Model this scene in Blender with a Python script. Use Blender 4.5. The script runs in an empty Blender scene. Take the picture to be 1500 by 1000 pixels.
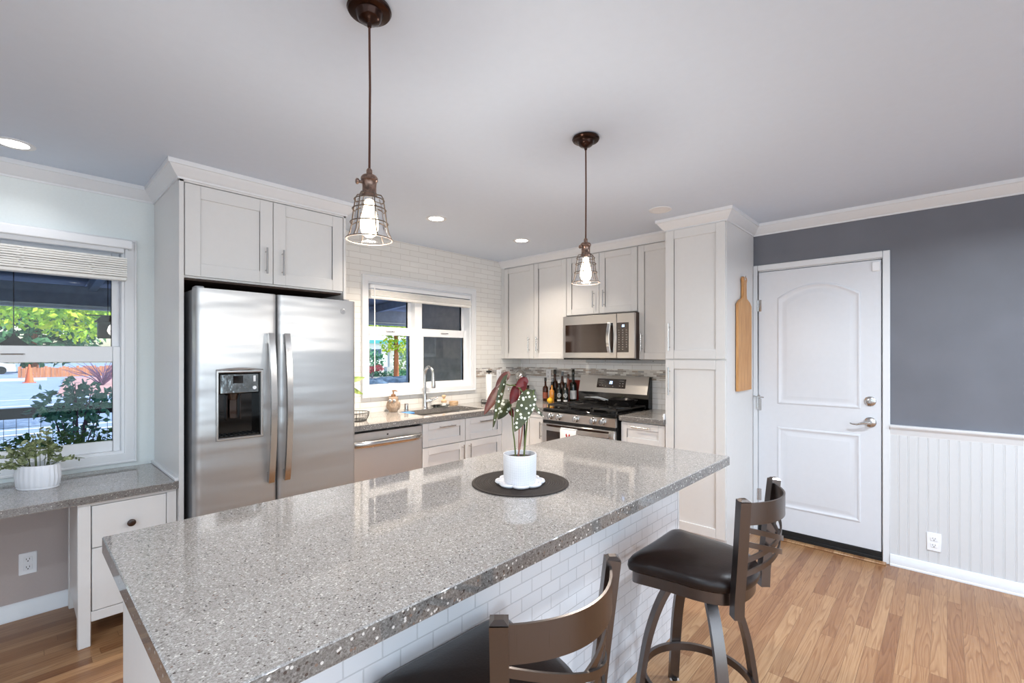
import bpy, bmesh, math, random
from mathutils import Vector, Matrix
PI = math.pi
scene = bpy.context.scene
COL = scene.collection

# ------------------------------------------------------------------ camera
cam_d = bpy.data.cameras.new('camera')
cam_d.sensor_width = 36.0
cam_d.lens = 36.0 * 682.24 / 1500.0
cam_d.shift_y = 19.5 / 1500.0
cam_d.clip_start = 0.02
cam_d.clip_end = 400
cam = bpy.data.objects.new('camera', cam_d)
cam.location = (0, 0, 1.412)
cam.rotation_euler = (PI / 2, 0, math.radians(43.06 - 90))
COL.objects.link(cam)
scene.camera = cam

# ------------------------------------------------------------------ world, sun, added lamps standing in for daylight
scene.view_settings.view_transform = 'Standard'
scene.view_settings.look = 'None'
scene.view_settings.gamma = 1.0
scene.view_settings.exposure = 0.22
scene.cycles.use_denoising = True
scene.cycles.max_bounces = 10
scene.cycles.diffuse_bounces = 6
scene.cycles.sample_clamp_indirect = 6.0

world = bpy.data.worlds.new('sky')
scene.world = world
world.use_nodes = True
wn = world.node_tree
wn.nodes.clear()
w_out = wn.nodes.new('ShaderNodeOutputWorld')
w_bg = wn.nodes.new('ShaderNodeBackground')
w_sky = wn.nodes.new('ShaderNodeTexSky')
w_sky.sky_type = 'NISHITA'
w_sky.sun_disc = False
w_sky.sun_elevation = math.radians(42)
w_sky.sun_rotation = math.radians(120)
w_sky.air_density = 1.0
w_sky.dust_density = 1.5
w_bg.inputs['Strength'].default_value = 0.30
wn.links.new(w_sky.outputs[0], w_bg.inputs[0])
wn.links.new(w_bg.outputs[0], w_out.inputs[0])

sun_d = bpy.data.lights.new('sun', 'SUN')
sun_d.energy = 4.2
sun_d.angle = math.radians(0.6)
sun_d.color = (1.0, 0.95, 0.86)
sun = bpy.data.objects.new('sun', sun_d)
sun.rotation_euler = Vector((-0.62, 0.38, -0.70)).to_track_quat('-Z', 'Y').to_euler()
COL.objects.link(sun)


def area(name, loc, direction, sx, sy, power, color=(1, 1, 1)):
    d = bpy.data.lights.new(name, 'AREA')
    d.shape = 'RECTANGLE'
    d.size = sx
    d.size_y = sy
    d.energy = power
    d.color = color
    o = bpy.data.objects.new(name, d)
    o.location = loc
    o.rotation_euler = Vector(direction).to_track_quat('-Z', 'Y').to_euler()
    COL.objects.link(o)
    return o


# area lamps added in the unseen openings behind the camera, in place of daylight
area('daylight_fill_south', (-0.15, -3.26, 1.30), (0, 1, 0), 4.8, 1.9, 70, (0.70, 0.85, 1.0))
area('daylight_fill_west', (-2.66, -0.9, 1.35), (1, 0, 0), 3.4, 1.7, 20, (0.70, 0.85, 1.0))


# ------------------------------------------------------------------ helpers: colour and materials
def lin(c):
    out = []
    for v in c:
        v /= 255.0
        out.append(v / 12.92 if v <= 0.04045 else ((v + 0.055) / 1.055) ** 2.4)
    return (out[0], out[1], out[2], 1.0)


def new_mat(name):
    m = bpy.data.materials.new(name)
    m.use_nodes = True
    nt = m.node_tree
    nt.nodes.clear()
    out = nt.nodes.new('ShaderNodeOutputMaterial')
    p = nt.nodes.new('ShaderNodeBsdfPrincipled')
    nt.links.new(p.outputs[0], out.inputs[0])
    return m, nt, p


def coords(nt, order=None, scale=(1, 1, 1)):
    tc = nt.nodes.new('ShaderNodeTexCoord')
    src = tc.outputs['Object']
    if order:
        sep = nt.nodes.new('ShaderNodeSeparateXYZ')
        nt.links.new(src, sep.inputs[0])
        comb = nt.nodes.new('ShaderNodeCombineXYZ')
        for i, a in enumerate(order):
            if a != '0':
                nt.links.new(sep.outputs['XYZ'.index(a)], comb.inputs[i])
        src = comb.outputs[0]
    if scale != (1, 1, 1):
        mp = nt.nodes.new('ShaderNodeMapping')
        mp.inputs['Scale'].default_value = scale
        nt.links.new(src, mp.inputs[0])
        src = mp.outputs[0]
    return src


def noise(nt, vec, scale, detail=3, rough=0.5):
    n = nt.nodes.new('ShaderNodeTexNoise')
    n.inputs['Scale'].default_value = scale
    n.inputs['Detail'].default_value = detail
    n.inputs['Roughness'].default_value = rough
    nt.links.new(vec, n.inputs['Vector'])
    return n


def ramp(nt, fac, stops, interp='LINEAR'):
    r = nt.nodes.new('ShaderNodeValToRGB')
    r.color_ramp.interpolation = interp
    el = r.color_ramp.elements
    while len(el) < len(stops):
        el.new(0.5)
    for e, (pos, c) in zip(el, stops):
        e.position = pos
        e.color = c if len(c) == 4 else lin(c)
    nt.links.new(fac, r.inputs[0])
    return r


def mixc(nt, fac, a, b, mode='MIX'):
    n = nt.nodes.new('ShaderNodeMix')
    n.data_type = 'RGBA'
    n.blend_type = mode
    for sock, v in ((n.inputs[0], fac), (n.inputs[6], a), (n.inputs[7], b)):
        if hasattr(v, 'node'):
            nt.links.new(v, sock)
        else:
            sock.default_value = v
    return n.outputs[2]


def mth(nt, op, a, b=None, c=None):
    n = nt.nodes.new('ShaderNodeMath')
    n.operation = op
    for i, v in enumerate((a, b, c)):
        if v is None:
            continue
        if hasattr(v, 'node'):
            nt.links.new(v, n.inputs[i])
        else:
            n.inputs[i].default_value = v
    return n.outputs[0]


def bump(nt, p, height, strength=0.1, dist=0.01):
    b = nt.nodes.new('ShaderNodeBump')
    b.inputs['Strength'].default_value = strength
    b.inputs['Distance'].default_value = dist
    nt.links.new(height, b.inputs['Height'])
    nt.links.new(b.outputs[0], p.inputs['Normal'])


def plain(name, rgb, rough=0.5, metal=0.0, var=0.03, nscale=30.0, bstr=0.0, coat=0.0, spec=0.5):
    m, nt, p = new_mat(name)
    v = coords(nt)
    n = noise(nt, v, nscale, 3)
    c = lin(rgb)
    lo = tuple(x * (1 - var) for x in c[:3]) + (1,)
    hi = tuple(min(1, x * (1 + var)) for x in c[:3]) + (1,)
    r = ramp(nt, n.outputs['Fac'], [(0.3, lo), (0.7, hi)])
    nt.links.new(r.outputs[0], p.inputs['Base Color'])
    p.inputs['Roughness'].default_value = rough
    p.inputs['Metallic'].default_value = metal
    p.inputs['Specular IOR Level'].default_value = spec
    if coat:
        p.inputs['Coat Weight'].default_value = coat
        p.inputs['Coat Roughness'].default_value = 0.08
    if bstr:
        bump(nt, p, n.outputs['Fac'], bstr, 0.004)
    return m


def emit(name, rgb, strength):
    m, nt, p = new_mat(name)
    v = coords(nt)
    n = noise(nt, v, 40)
    c = lin(rgb)
    r = ramp(nt, n.outputs['Fac'], [(0.3, tuple(x * .96 for x in c[:3]) + (1,)), (0.7, c)])
    nt.links.new(r.outputs[0], p.inputs['Emission Color'])
    p.inputs['Base Color'].default_value = c
    p.inputs['Emission Strength'].default_value = strength
    return m


def glass(name, tint=(255, 255, 255), refl=0.06, rough=0.0):
    m = bpy.data.materials.new(name)
    m.use_nodes = True
    nt = m.node_tree
    nt.nodes.clear()
    out = nt.nodes.new('ShaderNodeOutputMaterial')
    mix = nt.nodes.new('ShaderNodeMixShader')
    tr = nt.nodes.new('ShaderNodeBsdfTransparent')
    gl = nt.nodes.new('ShaderNodeBsdfGlossy')
    fr = nt.nodes.new('ShaderNodeFresnel')
    fr.inputs['IOR'].default_value = 1.3 + refl * 2
    tr.inputs[0].default_value = lin(tint)
    gl.inputs['Roughness'].default_value = rough
    nt.links.new(fr.outputs[0], mix.inputs[0])
    nt.links.new(tr.outputs[0], mix.inputs[1])
    nt.links.new(gl.outputs[0], mix.inputs[2])
    nt.links.new(mix.outputs[0], out.inputs[0])
    return m


def quartz(name, k=1.0, dk=1.0):
    m, nt, p = new_mat(name)
    v = coords(nt)

    def cells(scale):
        n = nt.nodes.new('ShaderNodeTexVoronoi')
        n.inputs['Scale'].default_value = scale
        nt.links.new(v, n.inputs['Vector'])
        s = nt.nodes.new('ShaderNodeSeparateColor')
        nt.links.new(n.outputs['Color'], s.inputs[0])
        return n, s
    n1, s1 = cells(300.0 * k)
    n2, s2 = cells(520.0 * k)
    n3, s3 = cells(190.0 * k)
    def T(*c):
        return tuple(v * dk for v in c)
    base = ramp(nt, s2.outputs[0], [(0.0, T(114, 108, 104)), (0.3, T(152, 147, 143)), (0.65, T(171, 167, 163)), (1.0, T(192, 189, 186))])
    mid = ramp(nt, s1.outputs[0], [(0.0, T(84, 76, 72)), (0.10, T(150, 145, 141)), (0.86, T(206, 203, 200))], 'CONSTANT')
    c1 = mixc(nt, 0.45, base.outputs[0], mid.outputs[0])
    chip = ramp(nt, s3.outputs[1], [(0.0, (0, 0, 0)), (0.87, (255, 255, 255))], 'CONSTANT')
    near = mth(nt, 'LESS_THAN', n3.outputs['Distance'], 0.42)
    fac = mth(nt, 'MULTIPLY', chip.outputs[0], near)
    chipc = ramp(nt, s3.outputs[0], [(0.0, (74, 64, 60)), (0.40, (122, 104, 94)), (0.55, (212, 208, 203)), (1.0, (236, 233, 228))], 'CONSTANT')
    c2 = mixc(nt, fac, c1, chipc.outputs[0])
    nt.links.new(c2, p.inputs['Base Color'])
    p.inputs['Roughness'].default_value = 0.05
    p.inputs['IOR'].default_value = 1.75
    return m


def tiles(name, order, w, h, rgb, grout, rough=0.12, mort=0.0016, bstr=0.5, rgb2=None, offz=0.0):
    m, nt, p = new_mat(name)
    v = coords(nt, order)
    mp = nt.nodes.new('ShaderNodeMapping')
    mp.inputs['Location'].default_value = (0, offz, 0)
    nt.links.new(v, mp.inputs[0])
    b = nt.nodes.new('ShaderNodeTexBrick')
    b.inputs['Scale'].default_value = 1.0
    b.inputs['Brick Width'].default_value = w
    b.inputs['Row Height'].default_value = h
    b.inputs['Mortar Size'].default_value = mort
    b.inputs['Mortar Smooth'].default_value = 0.3
    b.inputs['Color1'].default_value = lin(rgb)
    b.inputs['Color2'].default_value = lin(rgb2 or tuple(c - 5 for c in rgb))
    b.inputs['Mortar'].default_value = lin(grout)
    nt.links.new(mp.outputs[0], b.inputs['Vector'])
    nt.links.new(b.outputs['Color'], p.inputs['Base Color'])
    p.inputs['Roughness'].default_value = rough
    inv = mth(nt, 'SUBTRACT', 1.0, b.outputs['Fac'])
    bump(nt, p, inv, bstr, 0.002)
    return m


def mosaic(name, order):
    m, nt, p = new_mat(name)
    v = coords(nt, order)
    b = nt.nodes.new('ShaderNodeTexBrick')
    b.inputs['Scale'].default_value = 1.0
    b.inputs['Brick Width'].default_value = 0.062
    b.inputs['Row Height'].default_value = 0.0168
    b.inputs['Mortar Size'].default_value = 0.0010
    b.inputs['Color1'].default_value = (0, 0, 0, 1)
    b.inputs['Color2'].default_value = (1, 1, 1, 1)
    b.inputs['Mortar'].default_value = (0.5, 0.5, 0.5, 1)
    nt.links.new(v, b.inputs['Vector'])
    r = ramp(nt, b.outputs['Color'], [(0.0, (176, 162, 150)), (0.2, (206, 202, 198)), (0.4, (160, 152, 147)), (0.55, (226, 222, 218)), (0.7, (186, 178, 172)), (0.85, (236, 234, 231)), (0.93, (166, 164, 165))], 'CONSTANT')
    c = mixc(nt, b.outputs['Fac'], r.outputs[0], lin((206, 202, 196)))
    nt.links.new(c, p.inputs['Base Color'])
    p.inputs['Roughness'].default_value = 0.15
    return m


def oak(name):
    m, nt, p = new_mat(name)
    tc = nt.nodes.new('ShaderNodeTexCoord')
    sep = nt.nodes.new('ShaderNodeSeparateXYZ')
    nt.links.new(tc.outputs['Object'], sep.inputs[0])
    X, Y = sep.outputs[0], sep.outputs[1]
    PW, PL = 0.0585, 0.95
    yr = mth(nt, 'DIVIDE', Y, PW)
    row = mth(nt, 'FLOOR', yr)
    wn1 = nt.nodes.new('ShaderNodeTexWhiteNoise')
    wn1.noise_dimensions = '1D'
    nt.links.new(row, wn1.inputs['W'])
    xo = mth(nt, 'ADD', mth(nt, 'DIVIDE', X, PL), mth(nt, 'MULTIPLY', wn1.outputs['Value'], 7.0))
    colm = mth(nt, 'FLOOR', xo)
    cmb = nt.nodes.new('ShaderNodeCombineXYZ')
    nt.links.new(row, cmb.inputs[0])
    nt.links.new(colm, cmb.inputs[1])
    wn2 = nt.nodes.new('ShaderNodeTexWhiteNoise')
    wn2.noise_dimensions = '2D'
    nt.links.new(cmb.outputs[0], wn2.inputs['Vector'])
    rnd = wn2.outputs['Value']
    base = ramp(nt, rnd, [(0.0, (144, 102, 69)), (0.3, (163, 122, 86)), (0.65, (172, 133, 96)), (1.0, (187, 150, 112))])
    gv = nt.nodes.new('ShaderNodeCombineXYZ')
    nt.links.new(mth(nt, 'ADD', mth(nt, 'MULTIPLY', X, 1.15), mth(nt, 'MULTIPLY', rnd, 37.0)), gv.inputs[0])
    nt.links.new(mth(nt, 'MULTIPLY', Y, 19.0), gv.inputs[1])
    nt.links.new(mth(nt, 'MULTIPLY', rnd, 11.0), gv.inputs[2])
    n = noise(nt, gv.outputs[0], 1.1, 1, 0.35)
    rings = mth(nt, 'FRACT', mth(nt, 'MULTIPLY', n.outputs['Fac'], 11.0))
    gr = ramp(nt, rings, [(0.0, (255, 255, 255)), (0.55, (235, 226, 216)), (0.85, (196, 168, 142)), (1.0, (255, 255, 255))])
    c1 = mixc(nt, 0.6, base.outputs[0], gr.outputs[0], 'MULTIPLY')
    fv = nt.nodes.new('ShaderNodeCombineXYZ')
    nt.links.new(mth(nt, 'MULTIPLY', X, 9.0), fv.inputs[0])
    nt.links.new(mth(nt, 'MULTIPLY', Y, 420.0), fv.inputs[1])
    fn = noise(nt, fv.outputs[0], 1.0, 2)
    fr = ramp(nt, fn.outputs['Fac'], [(0.35, (225, 214, 202)), (0.6, (255, 255, 255))])
    c2 = mixc(nt, 0.6, c1, fr.outputs[0], 'MULTIPLY')
    fy = mth(nt, 'FRACT', yr)
    ey = mth(nt, 'LESS_THAN', mth(nt, 'MINIMUM', fy, mth(nt, 'SUBTRACT', 1.0, fy)), 0.018)
    fx = mth(nt, 'FRACT', xo)
    ex = mth(nt, 'LESS_THAN', mth(nt, 'MINIMUM', fx, mth(nt, 'SUBTRACT', 1.0, fx)), 0.0012)
    seam = mth(nt, 'MAXIMUM', ex, ey)
    c3 = mixc(nt, mth(nt, 'MULTIPLY', seam, 0.75), c2, lin((112, 76, 48)))
    nt.links.new(c3, p.inputs['Base Color'])
    p.inputs['Roughness'].default_value = 0.30
    p.inputs['Specular IOR Level'].default_value = 0.45
    bump(nt, p, mth(nt, 'SUBTRACT', 1.0, seam), 0.25, 0.001)
    return m


def wood(name, dark, light, axis, rough=0.45, freq=40.0):
    m, nt, p = new_mat(name)
    sc = [freq, freq, freq]
    sc['XYZ'.index(axis)] = freq * 0.06
    v = coords(nt, None, tuple(sc))
    n = noise(nt, v, 1.0, 4, 0.6)
    r = ramp(nt, n.outputs['Fac'], [(0.3, dark), (0.7, light)])
    nt.links.new(r.outputs[0], p.inputs['Base Color'])
    p.inputs['Roughness'].default_value = rough
    return m


def steel(name, rgb=(196, 194, 192), axis='X', rough=0.26, wav=0.0, wscale=(1.2, 1.2, 5.0), aniso=0.0, tan='Z', metal=1.0):
    m, nt, p = new_mat(name)
    sc = [1400.0, 1400.0, 1400.0]
    sc['XYZ'.index(axis)] = 6.0
    v = coords(nt, None, tuple(sc))
    n = noise(nt, v, 1.0, 2)
    c = lin(rgb)
    r = ramp(nt, n.outputs['Fac'], [(0.3, tuple(x * .97 for x in c[:3]) + (1,)), (0.7, c)])
    nt.links.new(r.outputs[0], p.inputs['Base Color'])
    rr = nt.nodes.new('ShaderNodeMapRange')
    rr.inputs['To Min'].default_value = rough - 0.015
    rr.inputs['To Max'].default_value = rough + 0.02
    nt.links.new(n.outputs['Fac'], rr.inputs[0])
    nt.links.new(rr.outputs[0], p.inputs['Roughness'])
    p.inputs['Metallic'].default_value = metal
    if aniso:
        tg = nt.nodes.new('ShaderNodeTangent')
        tg.direction_type = 'RADIAL'
        tg.axis = tan
        p.inputs['Anisotropic'].default_value = aniso
        nt.links.new(tg.outputs[0], p.inputs['Tangent'])
    if wav:
        v2 = coords(nt, None, wscale)
        n2 = noise(nt, v2, 1.0, 2, 0.4)
        bump(nt, p, n2.outputs['Fac'], wav, 0.05)
    return m


def leafmat(name, stops, scale=3.0, rough=0.5, detail=4):
    m, nt, p = new_mat(name)
    v = coords(nt)
    n = noise(nt, v, scale, detail, 0.65)
    r = ramp(nt, n.outputs['Fac'], stops)
    nt.links.new(r.outputs[0], p.inputs['Base Color'])
    p.inputs['Roughness'].default_value = rough
    return m


def dotted(name):
    m, nt, p = new_mat(name)
    tc = nt.nodes.new('ShaderNodeTexCoord')
    sep = nt.nodes.new('ShaderNodeSeparateXYZ')
    nt.links.new(tc.outputs['Object'], sep.inputs[0])
    an = mth(nt, 'ARCTAN2', sep.outputs[1], sep.outputs[0])
    a = mth(nt, 'SINE', mth(nt, 'MULTIPLY', an, 48.0))
    b = mth(nt, 'SINE', mth(nt, 'MULTIPLY', sep.outputs[2], 2 * PI / .0085))
    h = mth(nt, 'MAXIMUM', mth(nt, 'ABSOLUTE', a), mth(nt, 'ABSOLUTE', b))
    r = ramp(nt, h, [(0.0, (120, 124, 138)), (0.6, (206, 208, 216)), (0.8, (236, 237, 241))])  # grey in the low spots: shade of the embossed relief put into the colour
    nt.links.new(r.outputs[0], p.inputs['Base Color'])
    p.inputs['Roughness'].default_value = 0.45
    bump(nt, p, h, 0.5, 0.002)
    return m


def spotted(name):
    m, nt, p = new_mat(name)
    v = coords(nt)
    vo = nt.nodes.new('ShaderNodeTexVoronoi')
    vo.inputs['Scale'].default_value = 62.0
    vo.inputs['Randomness'].default_value = 0.75
    nt.links.new(v, vo.inputs['Vector'])
    s = mth(nt, 'LESS_THAN', vo.outputs['Distance'], 0.33)
    n = noise(nt, v, 30.0)
    g = ramp(nt, n.outputs['Fac'], [(0.3, (42, 48, 20)), (0.7, (78, 82, 38))])
    c = mixc(nt, s, g.outputs[0], lin((226, 226, 208)))
    nt.links.new(c, p.inputs['Base Color'])
    p.inputs['Roughness'].default_value = 0.38
    return m


M = {}
M['wall_white'] = plain('wall_white_paint', (226, 226, 226), 0.6, var=0.01, nscale=60, bstr=0.06)
M['ceiling'] = plain('ceiling_paint', (211, 222, 237), 0.8, var=0.008, nscale=25, bstr=0.05)
M['aqua'] = plain('pale_aqua_paint', (228, 235, 235), 0.45, var=0.012, nscale=90, bstr=0.12)
M['taupe'] = plain('taupe_lower_wall', (178, 166, 162), 0.5, var=0.012, nscale=90, bstr=0.1)
M['slate'] = plain('slate_grey_paint', (108, 110, 118), 0.48, var=0.07, nscale=3.5, bstr=0.05)
M['trim'] = plain('white_trim_paint', (226, 228, 231), 0.35, var=0.008)
M['cab'] = plain('white_cabinet_lacquer', (220, 219, 218), 0.34, var=0.008)
M['door'] = plain('white_door_paint', (218, 220, 225), 0.36, var=0.01)
M['bead'] = plain('beadboard_paint', (210, 211, 213), 0.4, var=0.008)
M['vinyl'] = plain('white_vinyl', (238, 240, 243), 0.35, var=0.006)
M['blind'] = plain('cream_blind_slat', (240, 238, 233), 0.5, var=0.02)
M['oak'] = oak('oak_strip_floor')
M['quartz'] = quartz('speckled_grey_quartz')
M['quartz_edge_shaded'] = quartz('coarse_shaded_quartz_edge', .75, .74)  # coarser and darker copy; the edge's weaker light is put into its colour
M['tile_sink'] = tiles('white_wall_tile', 'XZ0', 0.20, 0.0508, (232, 230, 226), (196, 190, 184), offz=0.008)
M['tile_east'] = tiles('white_backsplash_tile', 'YZ0', 0.20, 0.0508, (242, 243, 245), (190, 186, 182), offz=0.008)
M['tile_island'] = tiles('white_island_tile', 'XZ0', 0.102, 0.0478, (222, 223, 227), (198, 199, 203), rough=0.14, mort=0.0022, offz=0.0)
M['mosaic_x'] = mosaic('mosaic_band_sink', 'XZ0')
M['mosaic_y'] = mosaic('mosaic_band_range', 'YZ0')
M['steel_v'] = steel('brushed_steel_fridge', (190, 190, 191), 'Z', 0.38, 0.30, (1.0, 1.0, 6.0), 0.75, 'Z', 0.82)
M['steel_h'] = steel('brushed_steel_plain', (206, 204, 202), 'X', 0.32, aniso=0.7, tan='X')
M['steel_y'] = steel('brushed_steel_range', (206, 203, 200), 'Y', 0.30, aniso=0.6, tan='Y')
M['steel_side'] = plain('grey_appliance_side', (150, 152, 156), 0.4, 0.4)
M['nickel'] = steel('satin_nickel', (198, 197, 196), 'Z', 0.22)
M['panel_chrome'] = plain('chrome_painted_reflections', (120, 126, 128), 0.12, 1.0, var=0.35, nscale=22, bstr=0.5)  # dark mottled colour stands in for mixed reflections in the chrome
M['chrome'] = plain('chrome', (214, 214, 214), 0.08, 1.0, var=0.01)
M['black_gloss'] = plain('black_gloss', (14, 13, 13), 0.08, var=0.02)
M['black_satin'] = plain('black_satin', (20, 19, 19), 0.35)
M['pan_black'] = plain('black_pan_coating', (40, 37, 36), 0.25)
M['iron'] = plain('black_cast_iron', (40, 38, 37), 0.5, nscale=200, bstr=0.1)
M['darkglass'] = plain('dark_oven_glass', (48, 34, 28), 0.06, var=0.02, spec=0.8)
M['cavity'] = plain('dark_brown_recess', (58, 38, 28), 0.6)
M['bronze'] = plain('oil_rubbed_bronze', (52, 32, 24), 0.22, 0.75, nscale=60)
M['bronze_light'] = plain('aged_bronze_socket', (132, 108, 96), 0.3, 0.8, var=0.5, nscale=90)
M['cage'] = plain('aged_wire', (104, 92, 84), 0.5, 0.5, var=0.1)
M['cord'] = plain('brown_cloth_cord', (78, 42, 28), 0.7, nscale=500, bstr=0.1)
M['stool'] = steel('brushed_bronze_stool', (110, 103, 100), 'Z', 0.28)
M['leather'] = plain('black_brown_leather', (30, 18, 14), 0.33, nscale=160, bstr=0.08, var=0.1, spec=0.45)
M['white_ceramic'] = plain('white_ceramic', (232, 233, 238), 0.4, var=0.01)
M['bar_grey'] = plain('pale_grey_bar', (206, 212, 218), 0.35)
M['plastic'] = plain('white_plastic', (240, 241, 244), 0.35, var=0.005)
M['slot'] = plain('outlet_slot', (40, 38, 38), 0.5)
M['knob_wood'] = plain('dark_brown_knob', (50, 32, 24), 0.3)
M['bamboo'] = wood('bamboo_board', (178, 122, 70), (216, 164, 106), 'Z', 0.45, 90)
M['wood_small'] = wood('light_beech', (196, 160, 122), (226, 196, 160), 'X', 0.5, 60)
M['paper'] = plain('paper_towel', (242, 242, 240), 0.8, nscale=150, bstr=0.1)
M['mat'] = plain('dark_brown_weave', (38, 29, 25), 0.7, var=0.35, nscale=350, bstr=0.3)
M['blue_cloth'] = plain('blue_cloth', (84, 140, 198), 0.7, var=0.1)
M['soil'] = plain('potting_soil', (46, 38, 28), 0.9, var=0.5, nscale=120)
M['pot_dots'] = dotted('white_dotted_ceramic')
M['begonia_top'] = spotted('spotted_green_leaf')
M['begonia_red'] = leafmat('red_leaf_underside', [(0.3, (76, 10, 16)), (0.6, (112, 22, 24)), (0.8, (108, 56, 32))], 22, 0.42)
M['begonia_rust'] = leafmat('rust_leaf_underside', [(0.3, (78, 22, 18)), (0.55, (98, 40, 26)), (0.8, (92, 70, 38))], 26, 0.42)
M['stem_green'] = plain('green_stem', (92, 104, 52), 0.5, var=0.2)
M['stem_pink'] = plain('pinkish_stem', (164, 112, 100), 0.5, var=0.2)
M['sage_leaf'] = leafmat('sage_green_leaf', [(0.3, (84, 96, 66)), (0.5, (136, 148, 104)), (0.7, (186, 190, 158))], 45, 0.6)
M['pothos_leaf'] = leafmat('pale_green_leaf', [(0.3, (92, 124, 48)), (0.7, (160, 176, 96))], 30, 0.5)
M['bulb'] = emit('warm_bulb_glow', (255, 236, 208), 7.0)
M['can'] = emit('recessed_lamp_glow', (255, 250, 242), 9.0)
M['can_off'] = plain('recessed_lamp_lens', (232, 232, 234), 0.5)
M['lcd'] = emit('display_glow', (200, 226, 255), 3.0)
M['print'] = plain('grey_key_print', (150, 146, 142), 0.5)
M['pane'] = glass('window_glass', (250, 252, 252), 0.0)
M['shade_glass'] = glass('clear_shade_glass', (252, 251, 249), 0.05, 0.05)
M['clear_dish'] = glass('clear_dish_glass', (236, 242, 242), 0.1)
M['owl'] = plain('tan_owl_ceramic', (170, 148, 128), 0.45, var=0.3, nscale=70, bstr=0.2)
M['pump'] = plain('copper_pump', (172, 132, 100), 0.35, 0.6)
M['bottle_dark'] = plain('dark_bottle_glass', (20, 22, 16), 0.06, var=0.05)
M['bottle_brown'] = plain('brown_bottle_glass', (62, 30, 16), 0.07, var=0.1)
M['amber'] = plain('amber_oil', (196, 128, 48), 0.1, var=0.1, coat=0.6)
M['rose'] = plain('rose_brown_bottle', (150, 84, 66), 0.12, var=0.1)
M['label_white'] = plain('label_paper', (214, 214, 214), 0.6)
M['label_grey'] = plain('label_grey', (124, 128, 132), 0.6)
M['red_box'] = plain('red_tin', (132, 44, 36), 0.5, var=0.1)
M['yellow'] = plain('lemon_skin', (244, 186, 42), 0.45, var=0.06, nscale=120, bstr=0.1)
M['red_print'] = plain('red_print', (176, 48, 52), 0.7)
M['towel'] = plain('white_towel', (232, 236, 238), 0.9, nscale=250, bstr=0.3)
M['rubber'] = plain('black_door_sweep', (14, 13, 13), 0.6)
M['crock'] = plain('brushed_mixer_metal', (182, 180, 178), 0.16, 0.9)


# ------------------------------------------------------------------ helpers: geometry
def root_loc(o):
    while o.parent:
        o = o.parent
    return o.location.copy()


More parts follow.
